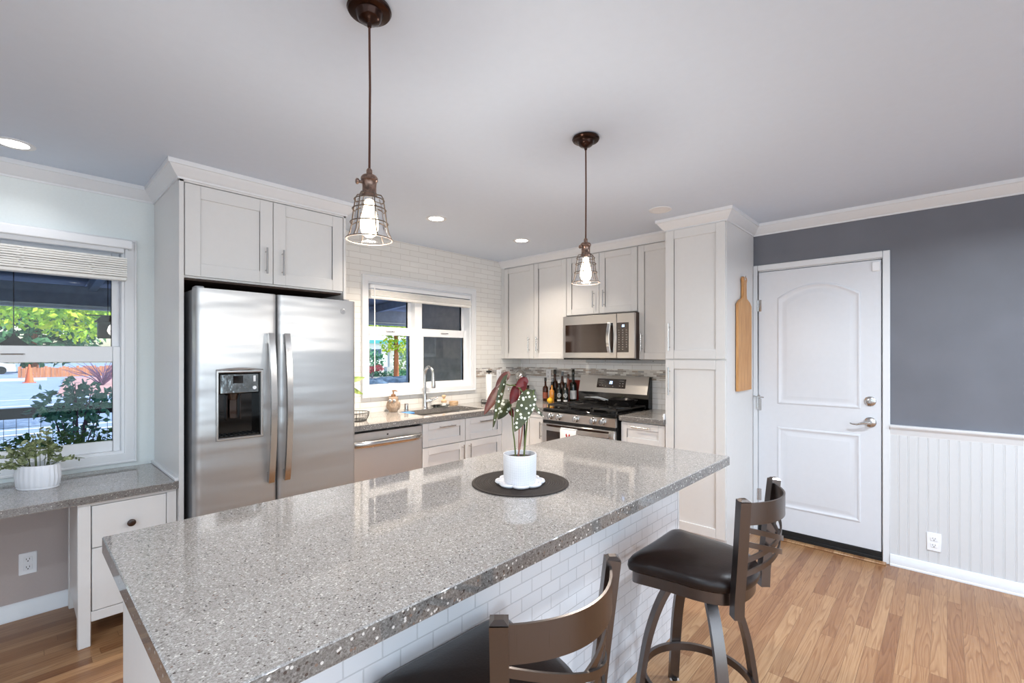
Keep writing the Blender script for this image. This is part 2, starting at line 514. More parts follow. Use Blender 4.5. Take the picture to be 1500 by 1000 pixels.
class MB:
    def __init__(s):
        s.bm = bmesh.new()
        s.mi = 0
        s.open = False

    def _faces(s, vs, fs):
        bv = [s.bm.verts.new(v) for v in vs]
        for f in fs:
            try:
                fc = s.bm.faces.new([bv[i] for i in f])
                fc.material_index = s.mi
            except ValueError:
                pass
        return bv

    def box(s, x0, x1, y0, y1, z0, z1, b=0.0, mtx=None):
        x0, x1 = min(x0, x1), max(x0, x1)
        y0, y1 = min(y0, y1), max(y0, y1)
        z0, z1 = min(z0, z1), max(z0, z1)
        b = min(b, (x1 - x0) * .45, (y1 - y0) * .45, (z1 - z0) * .45)
        T = (lambda v: mtx @ Vector(v)) if mtx else (lambda v: v)
        if b <= 0:
            vs = [(x, y, z) for x in (x0, x1) for y in (y0, y1) for z in (z0, z1)]
            s._faces([T(v) for v in vs], [(0, 1, 3, 2), (4, 6, 7, 5), (0, 4, 5, 1), (2, 3, 7, 6), (0, 2, 6, 4), (1, 5, 7, 3)])
            return s
        P = []
        for sx, X in ((1, x0), (-1, x1)):
            for sy, Y in ((1, y0), (-1, y1)):
                for sz, Z in ((1, z0), (-1, z1)):
                    P += [(X, Y + sy * b, Z + sz * b), (X + sx * b, Y, Z + sz * b), (X + sx * b, Y + sy * b, Z)]
        bm2 = bmesh.new()
        for q in P:
            bm2.verts.new(T(q))
        bmesh.ops.convex_hull(bm2, input=bm2.verts[:])
        bmesh.ops.dissolve_limit(bm2, angle_limit=0.01, verts=bm2.verts[:], edges=bm2.edges[:])
        bm2.verts.index_update()
        s._faces([v.co.copy() for v in bm2.verts], [[v.index for v in f.verts] for f in bm2.faces])
        bm2.free()
        return s

    def tube(s, pts, r, n=10, cap=True, closed=False, rect=None, up=None):
        """swept round tube, or a rectangular bar when rect=(w,h) with 'up' roughly along h"""
        pts = [Vector(p) for p in pts]
        N = len(pts)
        rings = []
        prev = None
        for i, p in enumerate(pts):
            if closed:
                t = (pts[(i + 1) % N] - pts[i - 1])
            else:
                t = pts[min(i + 1, N - 1)] - pts[max(i - 1, 0)]
            t.normalize()
            if up is not None:
                u = (up(i) if callable(up) else Vector(up)).copy()
            elif prev is None:
                u = Vector((0, 0, 1)) if abs(t.z) < 0.9 else Vector((1, 0, 0))
            else:
                u = prev
            u = u - t * u.dot(t)
            u.normalize()
            prev = u
            w = t.cross(u)
            rr = r[i] if isinstance(r, (list, tuple)) else r
            if rect:
                a, b = rect[0] / 2, rect[1] / 2
                ring = [p + w * a * sx + u * b * sy for sx, sy in ((-1, -1), (1, -1), (1, 1), (-1, 1))]
            else:
                ring = [p + (w * math.cos(2 * PI * k / n) + u * math.sin(2 * PI * k / n)) * rr for k in range(n)]
            rings.append(ring)
        m = len(rings[0])
        vs = [v for rg in rings for v in rg]
        fs = []
        for i in range(N if closed else N - 1):
            j = (i + 1) % N
            for k in range(m):
                l = (k + 1) % m
                fs.append((i * m + k, i * m + l, j * m + l, j * m + k))
        if cap and not closed:
            fs.append(tuple(range(m))[::-1])
            fs.append(tuple((N - 1) * m + k for k in range(m)))
        s._faces(vs, fs)
        return s

    def cyl(s, p0, p1, r, n=16, r1=None):
        return s.tube([p0, p1], [r, r if r1 is None else r1], n)

    def lathe(s, c, prof, n=32, axis='Z', cap=True, fn=None):
        vs, fs = [], []
        for r, z in prof:
            for k in range(n):
                a = 2 * PI * k / n
                rr = r * (fn(a, z) if fn else 1.0)
                d = (math.cos(a) * rr, math.sin(a) * rr)
                if axis == 'Z':
                    v = (c[0] + d[0], c[1] + d[1], c[2] + z)
                elif axis == 'X':
                    v = (c[0] + z, c[1] + d[0], c[2] + d[1])
                else:
                    v = (c[0] + d[0], c[1] + z, c[2] + d[1])
                vs.append(v)
        m = len(prof)
        for i in range(m - 1):
            for k in range(n):
                l = (k + 1) % n
                fs.append((i * n + k, i * n + l, (i + 1) * n + l, (i + 1) * n + k))
        if cap:
            fs.append(tuple(range(n))[::-1])
            fs.append(tuple((m - 1) * n + k for k in range(n)))
        s._faces(vs, fs)
        return s

    def prism(s, poly, fn, d0, d1):
        """poly: 2-D outline, fn(u, v, d) -> xyz"""
        n = len(poly)
        vs = [fn(u, v, d0) for u, v in poly] + [fn(u, v, d1) for u, v in poly]
        fs = [tuple(range(n))[::-1], tuple(range(n, 2 * n))]
        fs += [(i, (i + 1) % n, n + (i + 1) % n, n + i) for i in range(n)]
        s._faces(vs, fs)
        return s

    def loft(s, rings, cap0=True, cap1=True, closed=True):
        n = len(rings[0])
        vs = [v for r in rings for v in r]
        fs = []
        for i in range(len(rings) - 1):
            for k in range(n if closed else n - 1):
                l = (k + 1) % n
                fs.append((i * n + k, i * n + l, (i + 1) * n + l, (i + 1) * n + k))
        if cap0:
            fs.append(tuple(range(n))[::-1])
        if cap1:
            fs.append(tuple((len(rings) - 1) * n + k for k in range(n)))
        s._faces(vs, fs)
        return s

    def sweep(s, path, prof, z0, side=1):
        """profile (offset, z) swept along a 2-D path with mitred corners"""
        path = [Vector(p) for p in path]
        nrm = []
        for i in range(len(path) - 1):
            d = (path[i + 1] - path[i]).normalized()
            nrm.append(Vector((d.y, -d.x)) * side)
        rings = []
        for i, p in enumerate(path):
            if i == 0:
                m = nrm[0]
            elif i == len(path) - 1:
                m = nrm[-1]
            else:
                m = nrm[i - 1] + nrm[i]
                m = m / max(1e-6, m.dot(nrm[i]))
            rings.append([(p.x + m.x * o, p.y + m.y * o, z0 + z) for o, z in prof])
        return s.loft(rings)

    def sphere(s, c, r, n=20, m=12, sc=(1, 1, 1), rot=None):
        vs, fs = [], []
        for i in range(m + 1):
            th = PI * i / m
            for k in range(n):
                a = 2 * PI * k / n
                v = Vector((math.sin(th) * math.cos(a) * r * sc[0], math.sin(th) * math.sin(a) * r * sc[1], -math.cos(th) * r * sc[2]))
                if rot:
                    v = rot @ v
                vs.append(Vector(c) + v)
        for i in range(m):
            for k in range(n):
                l = (k + 1) % n
                fs.append((i * n + k, i * n + l, (i + 1) * n + l, (i + 1) * n + k))
        s._faces(vs, fs)
        return s

    def build(s, name, mats, parent=None, local=False, smooth=True, angle=38):
        bm = s.bm
        if mats == 'quartz':            # side faces get coarser aggregate and a darker colour for their weaker light
            mats = ['quartz', 'quartz_edge_shaded']
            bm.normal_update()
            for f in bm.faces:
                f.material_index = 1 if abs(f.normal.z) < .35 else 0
        if not s.open:
            bmesh.ops.remove_doubles(bm, verts=bm.verts[:], dist=1e-6)
            bmesh.ops.recalc_face_normals(bm, faces=bm.faces[:])
        if parent is not None and not local:
            off = -root_loc(parent)
            for v in bm.verts:
                v.co += off
        if smooth:
            ca = math.radians(angle)
            for f in bm.faces:
                f.smooth = True
            for e in bm.edges:
                e.smooth = not (len(e.link_faces) == 2 and e.calc_face_angle(0) > ca)
        me = bpy.data.meshes.new(name)
        bm.to_mesh(me)
        bm.free()
        if not isinstance(mats, (list, tuple)):
            mats = [mats]
        for m in mats:
            me.materials.append(M[m] if isinstance(m, str) else m)
        o = bpy.data.objects.new(name, me)
        COL.objects.link(o)
        if parent is not None:
            o.parent = parent
        return o


def tag(o, label=None, cat=None, group=None, kind=None):
    if label:
        o['label'] = label
    if cat:
        o['category'] = cat
    if group:
        o['group'] = group
    if kind:
        o['kind'] = kind
    return o


def thing(name, label, cat, loc=(0, 0, 0), rotz=0, group=None, kind=None):
    o = bpy.data.objects.new(name, None)
    o.empty_display_size = 0.05
    COL.objects.link(o)
    o.location = loc
    o.rotation_euler = (0, 0, rotz)
    return tag(o, label, cat, group, kind)


def copy_tree(o, parent=None):
    c = o.copy()
    COL.objects.link(c)
    c.parent = parent
    for ch in [x for x in list(COL.objects) if x.parent == o]:
        copy_tree(ch, c)
    return c


def fbox(mb, face, u0, u1, d0, d1, z0, z1, f, b=0.0):
    """face 'S' looks towards -Y (front plane y=f), 'W' looks towards -X (front plane x=f); d is depth behind the front"""
    if face == 'S':
        return mb.box(u0, u1, f + d0, f + d1, z0, z1, b)
    return mb.box(f + d0, f + d1, u0, u1, z0, z1, b)


def fpt(face, u, d, z, f):
    return Vector((u, f + d, z)) if face == 'S' else Vector((f + d, u, z))


def shaker(name, face, u0, u1, z0, z1, f, parent, t=0.019, w=0.058, mat='cab'):
    mb = MB()
    fbox(mb, face, u0, u0 + w, 0, t, z0, z1, f, .0015)
    fbox(mb, face, u1 - w, u1, 0, t, z0, z1, f, .0015)
    fbox(mb, face, u0 + w, u1 - w, 0, t, z1 - w, z1, f, .0015)
    fbox(mb, face, u0 + w, u1 - w, 0, t, z0, z0 + w, f, .0015)
    fbox(mb, face, u0 + w - .002, u1 - w + .002, .009, t - .002, z0 + w - .002, z1 - w + .002, f)
    return mb.build(name, mat, parent)


def pull(face, u, z, f, parent, vertical=True, L=0.15, mat='nickel'):
    mb = MB()
    out = .03
    h = L / 2
    ends = [(u, z - h), (u, z + h)] if vertical else [(u - h, z), (u + h, z)]
    mb.cyl(fpt(face, ends[0][0], -out, ends[0][1], f), fpt(face, ends[1][0], -out, ends[1][1], f), .0055, 10)
    k = .72
    for sgn in (-1, 1):
        uu, zz = (u, z + sgn * h * k) if vertical else (u + sgn * h * k, z)
        mb.cyl(fpt(face, uu, -out, zz, f), fpt(face, uu, 0, zz, f), .0042, 8)
    return mb.build('handle', mat, parent)


CROWN = [(0, 0), (.007, 0), (.009, .010), (.014, .014), (.022, .022), (.040, .046), (.047, .054), (.050, .060), (.056, .062), (.058, .072), (.058, .085), (0, .085)]
SMALLCROWN = [(o * .85, z * .9) for o, z in CROWN]
rng = random.Random(7)

# ================================================================== THE SETTING
WY, EX = 3.635, 4.043          # inner faces of the sink wall and of the door wall
HC = 2.44


def struct(name, mb, mat, label=None, cat=None, parent=None, **kw):
    o = mb.build(name, mat, parent, **kw)
    if parent is None:
        tag(o, label, cat, None, 'structure')
    return o


def wall_with_holes(mb, axis, f0, f1, u0, u1, z0, z1, holes):
    """holes: (u0,u1,z0,z1) sorted along u, not overlapping"""
    def bx(a, b, c, d):
        if b - a > 1e-4 and d - c > 1e-4:
            if axis == 'Y':
                mb.box(a, b, f0, f1, c, d)
            else:
                mb.box(f0, f1, a, b, c, d)
    cur = u0
    for (a, b, c, d) in holes:
        bx(cur, a, z0, z1)
        bx(a, b, z0, c)
        bx(a, b, d, z1)
        cur = b
    bx(cur, u1, z0, z1)
    return mb


W1 = (-0.90, 0.462, 0.815, 2.055)
W2 = (2.062, 3.258, 1.095, 2.045)
struct('floor', MB().box(-2.66, 4.16, -3.26, 3.70, -0.10, 0.0), 'oak', 'oak strip floor of the kitchen and dining area', 'floor', smooth=False)
struct('ceiling', MB().box(-2.66, 4.16, -3.26, 3.70, HC, HC + .06), 'ceiling', 'smooth pale grey-white ceiling', 'ceiling', smooth=False)
struct('roof', MB().box(-3.3, 5.4, -4.9, 3.86, HC + .08, HC + .2), 'black_satin', 'unseen roof slab over the house with a deep south eave that blocks the sun', 'roof', smooth=False)  # south overhang made deep to keep the sun out of the south opening
wn_ = struct('wall_north', wall_with_holes(MB(), 'Y', WY, WY + .14, -2.80, 4.16, -.15, HC + .06, [W1, W2]), 'aqua',
             'pale aqua wall with the two windows', 'wall', smooth=False)
struct('wall_east', wall_with_holes(MB(), 'X', EX, EX + .12, -3.40, 3.70, -.15, HC + .06, [(.315, 1.104, 0.0, 2.074)]), 'slate',
       'slate grey accent wall around the white entry door', 'wall', smooth=False)
struct('wall_south', wall_with_holes(MB(), 'Y', -3.40, -3.26, -2.80, 4.16, -.15, HC + .06, [(-2.55, 2.25, .35, 2.25)]), 'wall_white',
       'white living room wall behind the camera with a wide window', 'wall', smooth=False)
struct('wall_west', wall_with_holes(MB(), 'X', -2.80, -2.66, -3.40, 3.775, -.15, HC + .06, [(-2.6, .8, .5, 2.2)]), 'wall_white',
       'white living room wall on the left behind the camera', 'wall', smooth=False)

# tile cladding of the sink wall and of the range wall
mb = MB()
wall_with_holes(mb, 'Y', WY - .006, WY + .001, 1.55, 4.043, .90, HC, [(2.055, 3.265, 1.09, 2.05)])
struct('tile_cladding', mb, 'tile_sink', parent=wn_, smooth=False)
struct('mosaic_band', MB().box(3.32, 4.037, WY - .0085, WY - .005, 1.172, 1.272), 'mosaic_x', parent=wn_, smooth=False)
we_ = bpy.data.objects['wall_east']
struct('tile_cladding', MB().box(EX - .006, EX + .001, 1.58, 3.629, .90, 1.40), 'tile_east', parent=we_, smooth=False)
struct('mosaic_band', MB().box(EX - .0085, EX - .005, 1.58, 3.626, 1.172, 1.272), 'mosaic_y', parent=we_, smooth=False)

# crown mouldings
struct('trim_1', MB().sweep([(-2.66, WY), (.605, WY)], CROWN, HC - .0855, 1), 'trim', 'white crown moulding above the left window', 'crown moulding')
struct('trim_2', MB().sweep([(EX, 1.19), (EX, -3.26)], CROWN, HC - .0855, 1), 'trim', 'white crown moulding above the slate wall and entry door', 'crown moulding')
# wainscot, chair rail and baseboard to the right of the door
rail = [(0, 0), (.010, 0), (.012, .012), (.016, .018), (.016, .034), (.022, .042), (.030, .050), (.034, .058), (.034, .069), (0, .069)]
struct('trim_3', MB().sweep([(EX, .281), (EX, -3.26)], rail, .874, 1), 'trim', 'white chair rail between the slate paint and the beadboard', 'chair rail')
mb = MB()
y = .281
k = 0
prof = []
while y > -3.26:
    y2 = y - .0485
    prof += [(0.010, y), (0.010, y2 + .011), (0.0076, y2 + .0085), (0.0092, y2 + .0065), (0.0092, y2 + .0045), (0.0076, y2 + .0020)]
    y = y2
prof2 = [(EX - d, yy) for d, yy in prof]
poly = prof2 + [(EX - .001, y), (EX - .001, .281)]
n_ = len(prof2)
vs = [(px_, py_, .06) for px_, py_ in prof2] + [(px_, py_, .88) for px_, py_ in prof2]
mb._faces(vs, [(i, i + 1, n_ + i + 1, n_ + i) for i in range(n_ - 1)])
mb.open = True
struct('trim_4', mb, 'bead', 'white beadboard wainscot to the right of the entry door', 'wainscot', smooth=False)
BASE = [(0, 0), (.020, 0), (.020, .012), (.016, .018), (.016, .060), (.012, .070), (.010, .082), (.004, .088), (0, .088)]
struct('baseboard_east', MB().sweep([(EX - .0105, .281), (EX - .0105, -3.26)], [(o, z * .84) for o, z in BASE], 0.0005, 1), 'trim', 'white baseboard under the beadboard wainscot', 'baseboard')
struct('baseboard_north', MB().sweep([(-2.66, WY), (.60, WY)], BASE, 0.0005, 1), 'trim', 'white baseboard below the desk top', 'baseboard')


struct('lower_taupe_layer', MB().box(-2.655, .602, WY - .0015, WY + .001, .0, .70), 'taupe', parent=wn_, smooth=False)  # thin taupe layer over the wall below the desk top


# ---- windows
def sash(parent, x0, x1, z0, z1, y, w=.036, t=.034, bot=None, top=None, lift=None):
    bot = bot or w
    top = top or w
    mb = MB()
    mb.box(x0, x0 + w, y, y + t, z0, z1, .003)
    mb.box(x1 - w, x1, y, y + t, z0, z1, .003)
    mb.box(x0 + w, x1 - w, y, y + t, z0, z0 + bot, .003)
    mb.box(x0 + w, x1 - w, y, y + t, z1 - top, z1, .003)
    s_ = mb.build('sash', 'vinyl', parent)
    MB().box(x0 + w - .004, x1 - w + .004, y + t * .55, y + t * .55 + .004, z0 + bot - .004, z1 - top + .004).build('pane', 'pane', s_, smooth=False)
    if lift is not None:
        m2 = MB()
        m2.tube([(lift - .045, y + .001, z1 - top * .5), (lift - .04, y - .009, z1 - top * .5), (lift + .04, y - .009, z1 - top * .5), (lift + .045, y + .001, z1 - top * .5)], .004, 8)
        m2.build('sash_lift', 'nickel', s_)
    return s_


def casing(mb, x0, x1, z0, z1, y, w):
    """picture-frame casing around the opening x0..x1, z0..z1"""
    prof = [(0, 0), (0, .016), (.006, .019), (w - .014, .019), (w - .010, .024), (w - .002, .024), (w, .020), (w, 0)]
    rings = []
    for (cx, cz, sx, sz) in ((x0, z0, -1, -1), (x1, z0, 1, -1), (x1, z1, 1, 1), (x0, z1, -1, 1)):
        rings.append([(cx + sx * o, y - d, cz + sz * o) for o, d in prof])
    rings.append(rings[0])
    mb.loft(rings, False, False)


def jamb(mb, x0, x1, z0, z1, y0, y1, t=.018):
    mb.box(x0, x0 + t, y0, y1, z0, z1)
    mb.box(x1 - t, x1, y0, y1, z0, z1)
    mb.box(x0 + t, x1 - t, y0, y1, z0, z0 + t)
    mb.box(x0 + t, x1 - t, y0, y1, z1 - t, z1)


w1 = thing('window_1', 'large white double-hung window above the desk top', 'window', ((W1[0] + W1[1]) / 2, WY, W1[2]), kind='structure')
mb = MB()
casing(mb, W1[0] + .004, W1[1] - .004, W1[2] + .004, W1[3] - .004, WY, .056)
mb.build('casing', 'trim', w1)
mb = MB()
jamb(mb, W1[0], W1[1], W1[2], W1[3], WY, WY + .13)
mb.build('jamb', 'vinyl', w1, smooth=False)
sash(w1, W1[0] + .018, W1[1] - .018, 1.395, W1[3] - .018, WY + .075, .038, .03, bot=.05)
sash(w1, W1[0] + .018, W1[1] - .018, W1[2] + .018, 1.462, WY + .040, .036, .032, bot=.062, top=.092, lift=-.005)

w2 = thing('window_2', 'white twin double-hung window above the sink', 'window', ((W2[0] + W2[1]) / 2, WY, W2[2]), kind='structure')
mb = MB()
casing(mb, W2[0] + .004, W2[1] - .004, W2[2] + .004, W2[3] - .004, WY - .006, .056)
mb.build('casing', 'trim', w2)
mb = MB()
jamb(mb, W2[0], W2[1], W2[2], W2[3], WY - .005, WY + .13)
mb.box(2.575, 2.655, WY + .02, WY + .12, W2[2], W2[3])
mb.build('jamb', 'vinyl', w2, smooth=False)
for a, b in ((W2[0] + .018, 2.576), (2.654, W2[1] - .018)):
    sash(w2, a, b, 1.60, W2[3] - .018, WY + .082, .040, .028, bot=.055)
    sash(w2, a, b, W2[2] + .018, 1.662, WY + .046, .040, .030, bot=.038, top=.075, lift=(a + b) / 2)

# unseen windows added behind the camera around the daylight lamps
for nm, lb, ax in (('window_3', 'unseen wide living room window behind the camera', 'S'), ('window_4', 'unseen living room window on the west side', 'W')):
    mb = MB()
    if ax == 'S':
        for x in (-2.55, -.97, .62, 2.20):
            mb.box(x, x + .05, -3.37, -3.32, .35, 2.25)
        mb.box(-2.55, 2.25, -3.37, -3.32, .35, .40)
        mb.box(-2.55, 2.25, -3.37, -3.32, 2.20, 2.25)
    else:
        for y in (-2.6, -.93, .75):
            mb.box(-2.77, -2.72, y, y + .05, .5, 2.2)
        mb.box(-2.77, -2.72, -2.6, .8, .5, .55)
        mb.box(-2.77, -2.72, -2.6, .8, 2.15, 2.2)
    f_ = struct(nm, mb, 'vinyl', lb, 'window')
    mb = MB()
    if ax == 'S':
        mb.box(-2.54, 2.24, -3.35, -3.345, .36, 2.24)
    else:
        mb.box(-2.75, -2.745, -2.59, .79, .51, 2.19)
    mb.build('pane', 'pane', f_, smooth=False)

# ---- blinds
b1 = thing('window_blind', 'raised cream slat blind bunched at the top of the large left window', 'blind', (-.2, WY - .02, 2.03), group=None)
mb = MB()
mb.box(-.86, .452, WY - .052, WY - .004, 2.018, 2.050, .004)
mb.build('headrail', 'vinyl', b1)
mb = MB()
z = 1.876
while z < 1.980:
    mb.box(-.86, .462, WY - .064 + .003 * math.sin(z * 900), WY - .010, z, z + .0100)
    z += .0128
mb.build('slat_stack', 'blind', b1, smooth=False)
MB().box(-.86, .462, WY - .064, WY - .010, 1.852, 1.874, .004).build('bottom_rail', 'blind', b1)
for x in (.02, .30):
    mb = MB()
    for k in range(9):
        zz = 1.87 + k * .013
        mb.tube([(x + (-.012 if k % 2 else .022), WY - .066, zz), (x + (.022 if k % 2 else -.012), WY - .066, zz + .013)], .0012, 5)
    mb.build('ladder_cord', 'blind', b1)
mb = MB()
mb.box(-.90, .487, WY - .085, WY - .065, 2.040, 2.092, .005)
mb.box(.470, .487, WY - .066, WY - .024, 2.040, 2.092, .003)
mb.build('valance', 'vinyl', b1)

b2 = thing('window_blind', 'raised white slat blind with a wand at the top of the twin sink window', 'blind', (2.65, WY - .02, 2.0))
mb = MB()
mb.box(2.085, 3.235, WY - .030, WY + .020, 1.985, 2.022, .004)
mb.build('headrail', 'vinyl', b2)
mb = MB()
z = 1.925
while z < 1.966:
    mb.box(2.085, 3.235, WY - .036 + .003 * math.sin(z * 900), WY + .020, z, z + .0100)
    z += .0128
mb.build('slat_stack', 'blind', b2, smooth=False)
MB().box(2.085, 3.235, WY - .036, WY + .020, 1.898, 1.923, .004).build('bottom_rail', 'blind', b2)
mb = MB()
mb.tube([(2.117, WY - .042, 2.0), (2.117, WY - .044, 1.60), (2.117, WY - .044, 1.27)], .0045, 8)
mb.build('wand', 'plastic', b2)

# ---- entry door
d1 = thing('door_1', 'white two-panel entry door with arched top panel', 'door', (EX, .71, 0), kind='structure')
mb = MB()
cw = .038
for y0, y1, z0, z1 in ((.281, .321, 0, 2.118), (1.098, 1.131, 0, 2.118), (.321, 1.098, 2.074, 2.118)):
    mb.box(EX - .018, EX + .0, y0, y1, z0, z1, .003)
mb.box(EX, EX + .10, .315, .321, 0, 2.074)
mb.box(EX, EX + .10, 1.098, 1.104, 0, 2.074)
mb.box(EX, EX + .10, .321, 1.098, 2.068, 2.074)
mb.box(EX + .036, EX + .06, .321, .345, 0, 2.068)
mb.box(EX + .036, EX + .06, 1.075, 1.098, 0, 2.068)
mb.box(EX + .036, EX + .06, .345, 1.075, 2.045, 2.068)
mb.build('casing', 'trim', d1)
DX = EX - .008
mb = MB()
mb.box(DX, DX + .042, .328, 1.094, .070, 2.062, .002)


def panel_mould(mb, y0, y1, z0, z1, rise):
    """raised moulding and field of a door panel; rise is the height of the arched top"""
    N = 20

    def outline(d):
        ys = [y0 + d + (y1 - y0 - 2 * d) * i / N for i in range(N + 1)]
        top = [z1 - d + rise * (1 - (2 * i / N - 1) ** 2) * (1 - d) for i in range(N + 1)]
        return [(y, z0 + d) for y in ys] + list(zip(ys[::-1], top))
    rings = []
    for d, h in ((0, -.001), (.004, .005), (.012, .007), (.020, .003), (.026, .0005), (.040, .001), (.060, .0055), (.064, .006)):
        rings.append([(DX - h, y, z) for y, z in outline(d)])
    mb.loft(rings, False, False)
    q = [mb.bm.verts.new(v) for v in rings[-1]]
    for i in range(N):
        mb.bm.faces.new((q[i], q[i + 1], q[-2 - i], q[-1 - i]))


panel_mould(mb, .440, .960, 1.035, 1.850, .092)
panel_mould(mb, .440, .960, .242, .858, 0)
slab = mb.build('slab', 'door', d1, angle=30)
mb = MB()
mb.box(DX - .004, DX + .05, .323, 1.096, .030, .069, .002)
mb.box(DX - .012, DX + .05, .323, 1.096, .010, .034, .002)
mb.build('door_sweep', 'rubber', d1)
MB().box(EX - .065, EX + .06, .30, 1.115, .0, .012, .004).build('threshold', 'oak', d1)
mb = MB()
mb.lathe((DX, .388, 1.092), [(.033, 0), (.033, -.006), (.026, -.012), (.014, -.015)], 28, 'X')
mb.box(DX - .030, DX - .012, .382, .394, 1.078, 1.106, .003)
mb.build('deadbolt', 'nickel', d1)
mb = MB()
mb.lathe((DX, .388, .947), [(.035, 0), (.035, -.006), (.028, -.013), (.013, -.018), (.011, -.045)], 28, 'X')
mb.tube([(DX - .045, .384, .947), (DX - .050, .405, .947), (DX - .050, .430, .940), (DX - .049, .458, .930), (DX - .046, .485, .931), (DX - .044, .497, .936)], [.010, .0095, .008, .0065, .005, .004], 10)
mb.build('lever_handle', 'nickel', d1)
for zz in (1.80, 1.02, .31):
    mb = MB()
    mb.cyl((DX - .008, 1.098, zz - .045), (DX - .008, 1.098, zz + .045), .006, 10)
    mb.box(DX - .003, DX + .001, 1.072, 1.098, zz - .045, zz + .045)
    mb.build('hinge', 'nickel', d1)
mb = MB()
mb.box(DX - .008, DX, 1.080, 1.120, 1.065, 1.095, .002)
mb.tube([(DX - .012, 1.125, 1.085), (DX - .035, 1.09, 1.083), (DX - .04, 1.045, 1.080)], .004, 8)
mb.tube([(DX - .014, 1.098, 1.083), (DX - .016, 1.099, 1.01), (DX - .016, 1.10, .985)], .005, 8)
mb.build('swing_bar_lock', 'nickel', d1)
MB().box(DX - .012, DX, .333, .378, 1.985, 2.050, .003).build('alarm_sensor', 'plastic', d1)


# ---- outlets
def outlet(face, u, z, f, label, group=None):
    o = thing('wall_outlet', label, 'outlet', fpt(face, u, 0, z, f), group=group)
    mb = MB()
    fbox(mb, face, u - .035, u + .035, -.006, 0, z - .058, z + .058, f, .003)
    mb.build('cover_plate', 'plastic', o)
    for s_ in (-1, 1):
        mb = MB()
        zc = z + s_ * .021
        fbox(mb, face, u - .017, u + .017, -.009, -.005, zc - .014, zc + .014, f, .003)
        r_ = mb.build('receptacle', 'plastic', o)
        mb = MB()
        for du in (-.006, .006):
            fbox(mb, face, u + du - .0012, u + du + .0012, -.0094, -.0088, zc - .001, zc + .008, f)
        fbox(mb, face, u - .0025, u + .0025, -.0094, -.0088, zc - .010, zc - .005, f)
        mb.build('slots', 'slot', r_)
    return o


outlet('S', .053, .286, WY, 'white double outlet on the wall below the desk top')
outlet('W', .062, .212, EX - .0105, 'white double outlet on the beadboard right of the entry door')
outlet('W', 3.215, 1.197, EX - .0085, 'white outlet on the mosaic band behind the bottles')
outlet('S', 3.665, 1.192, WY - .0085, 'white outlet on the mosaic band beside the paper towel roll')

# ---- recessed lights
for (x, y, on, lb) in ((0.0, 3.319, 1, 'lit recessed ceiling light above the desk'),
                       (2.178, 2.818, 1, 'lit recessed ceiling light above the dishwasher'),
                       (3.118, 2.796, 1, 'lit recessed ceiling light above the corner by the range'),
                       (3.128, 1.486, 0, 'unlit recessed ceiling light in front of the pantry')):
    t = thing('recessed_light', lb, 'ceiling light', (x, y, HC), group='recessed ceiling lights')
    mb = MB()
    mb.lathe((x, y, HC), [(.078, 0), (.078, -.003), (.072, -.006), (.056, -.004), (.054, -.001)], 36, cap=False)
    mb.build('trim_ring', 'trim', t)
    MB().lathe((x, y, HC), [(.055, -.0012), (.055, -.0022)], 36).build('lens', 'can' if on else 'can_off', t)
    if on:
        ld = bpy.data.lights.new('recessed_lamp', 'AREA')
        ld.shape = 'DISK'
        ld.size = .11
        ld.energy = .9 if x < 1 else (25 if x < 3 else 8)
        ld.color = (.95, .97, 1.0) if x < 1 else (1.0, .86, .70)
        ld.spread = math.radians(125)
        lo = bpy.data.objects.new('recessed_lamp', ld)
        lo.location = (x, y, HC - .012)
        COL.objects.link(lo)
# unseen downlights added behind the camera to brighten the room
for x, y in ((-1.6, -1.6), (.6, -1.6), (2.8, -1.6), (-1.6, .6), (2.6, -.3)):
    t = thing('recessed_light', 'unseen recessed light added behind the camera to brighten the room', 'ceiling light', (x, y, HC), group='added fill lights behind the camera')
    mb = MB()
    mb.lathe((x, y, HC), [(.078, 0), (.078, -.003), (.072, -.006), (.056, -.004), (.054, -.001)], 36, cap=False)
    mb.build('trim_ring', 'trim', t)
    MB().lathe((x, y, HC), [(.055, -.0012), (.055, -.0022)], 36).build('lens', 'can', t)
    ld = bpy.data.lights.new('recessed_lamp', 'AREA')
    ld.shape = 'DISK'
    ld.size = .11
    ld.energy = 30
    ld.color = (.80, .90, 1.0)
    ld.spread = math.radians(160)
    lo = bpy.data.objects.new('recessed_lamp', ld)
    lo.location = (x, y, HC - .012)
    COL.objects.link(lo)

# ================================================================== CABINETS
# tall unit around the refrigerator
FY = 3.0
fc = thing('fridge_cabinet', 'white two-door cabinet over the steel refrigerator with tall side panels', 'cabinet', (1.08, 3.3, 0))
MB().box(.603, .626, FY, WY, 0, 2.36, .0015).build('side_panel', 'cab', fc)
MB().box(1.532, 1.550, FY, WY - .001, 0, 2.36, .0015).build('side_panel', 'cab', fc)
mb = MB()
mb.box(.626, 1.532, FY + .018, WY - .001, 1.832, 2.36)
mb.box(.603, 1.550, FY, FY + .02, 2.345, 2.365)
mb.build('body', 'cab', fc, smooth=False)
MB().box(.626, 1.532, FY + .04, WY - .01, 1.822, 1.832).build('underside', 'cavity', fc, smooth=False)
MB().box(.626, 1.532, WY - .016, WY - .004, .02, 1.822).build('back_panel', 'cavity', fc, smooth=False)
for u0, u1, hu in ((.630, 1.077, 1.036), (1.081, 1.526, 1.131)):
    dd = shaker('door', 'S', u0, u1, 1.842, 2.340, FY - .002, fc, w=.072)
    pull('S', hu, 1.975, FY - .002, dd, True, .155)
MB().sweep([(.603, WY), (.603, FY), (1.550, FY), (1.550, WY - .008)], CROWN, HC - .0855, 1).build('crown', 'trim', fc)
MB().box(.585, .604, FY, WY, .738, .755, .003).build('quarter_round', 'trim', fc)

# upper cabinets on the range wall
UX = 3.710


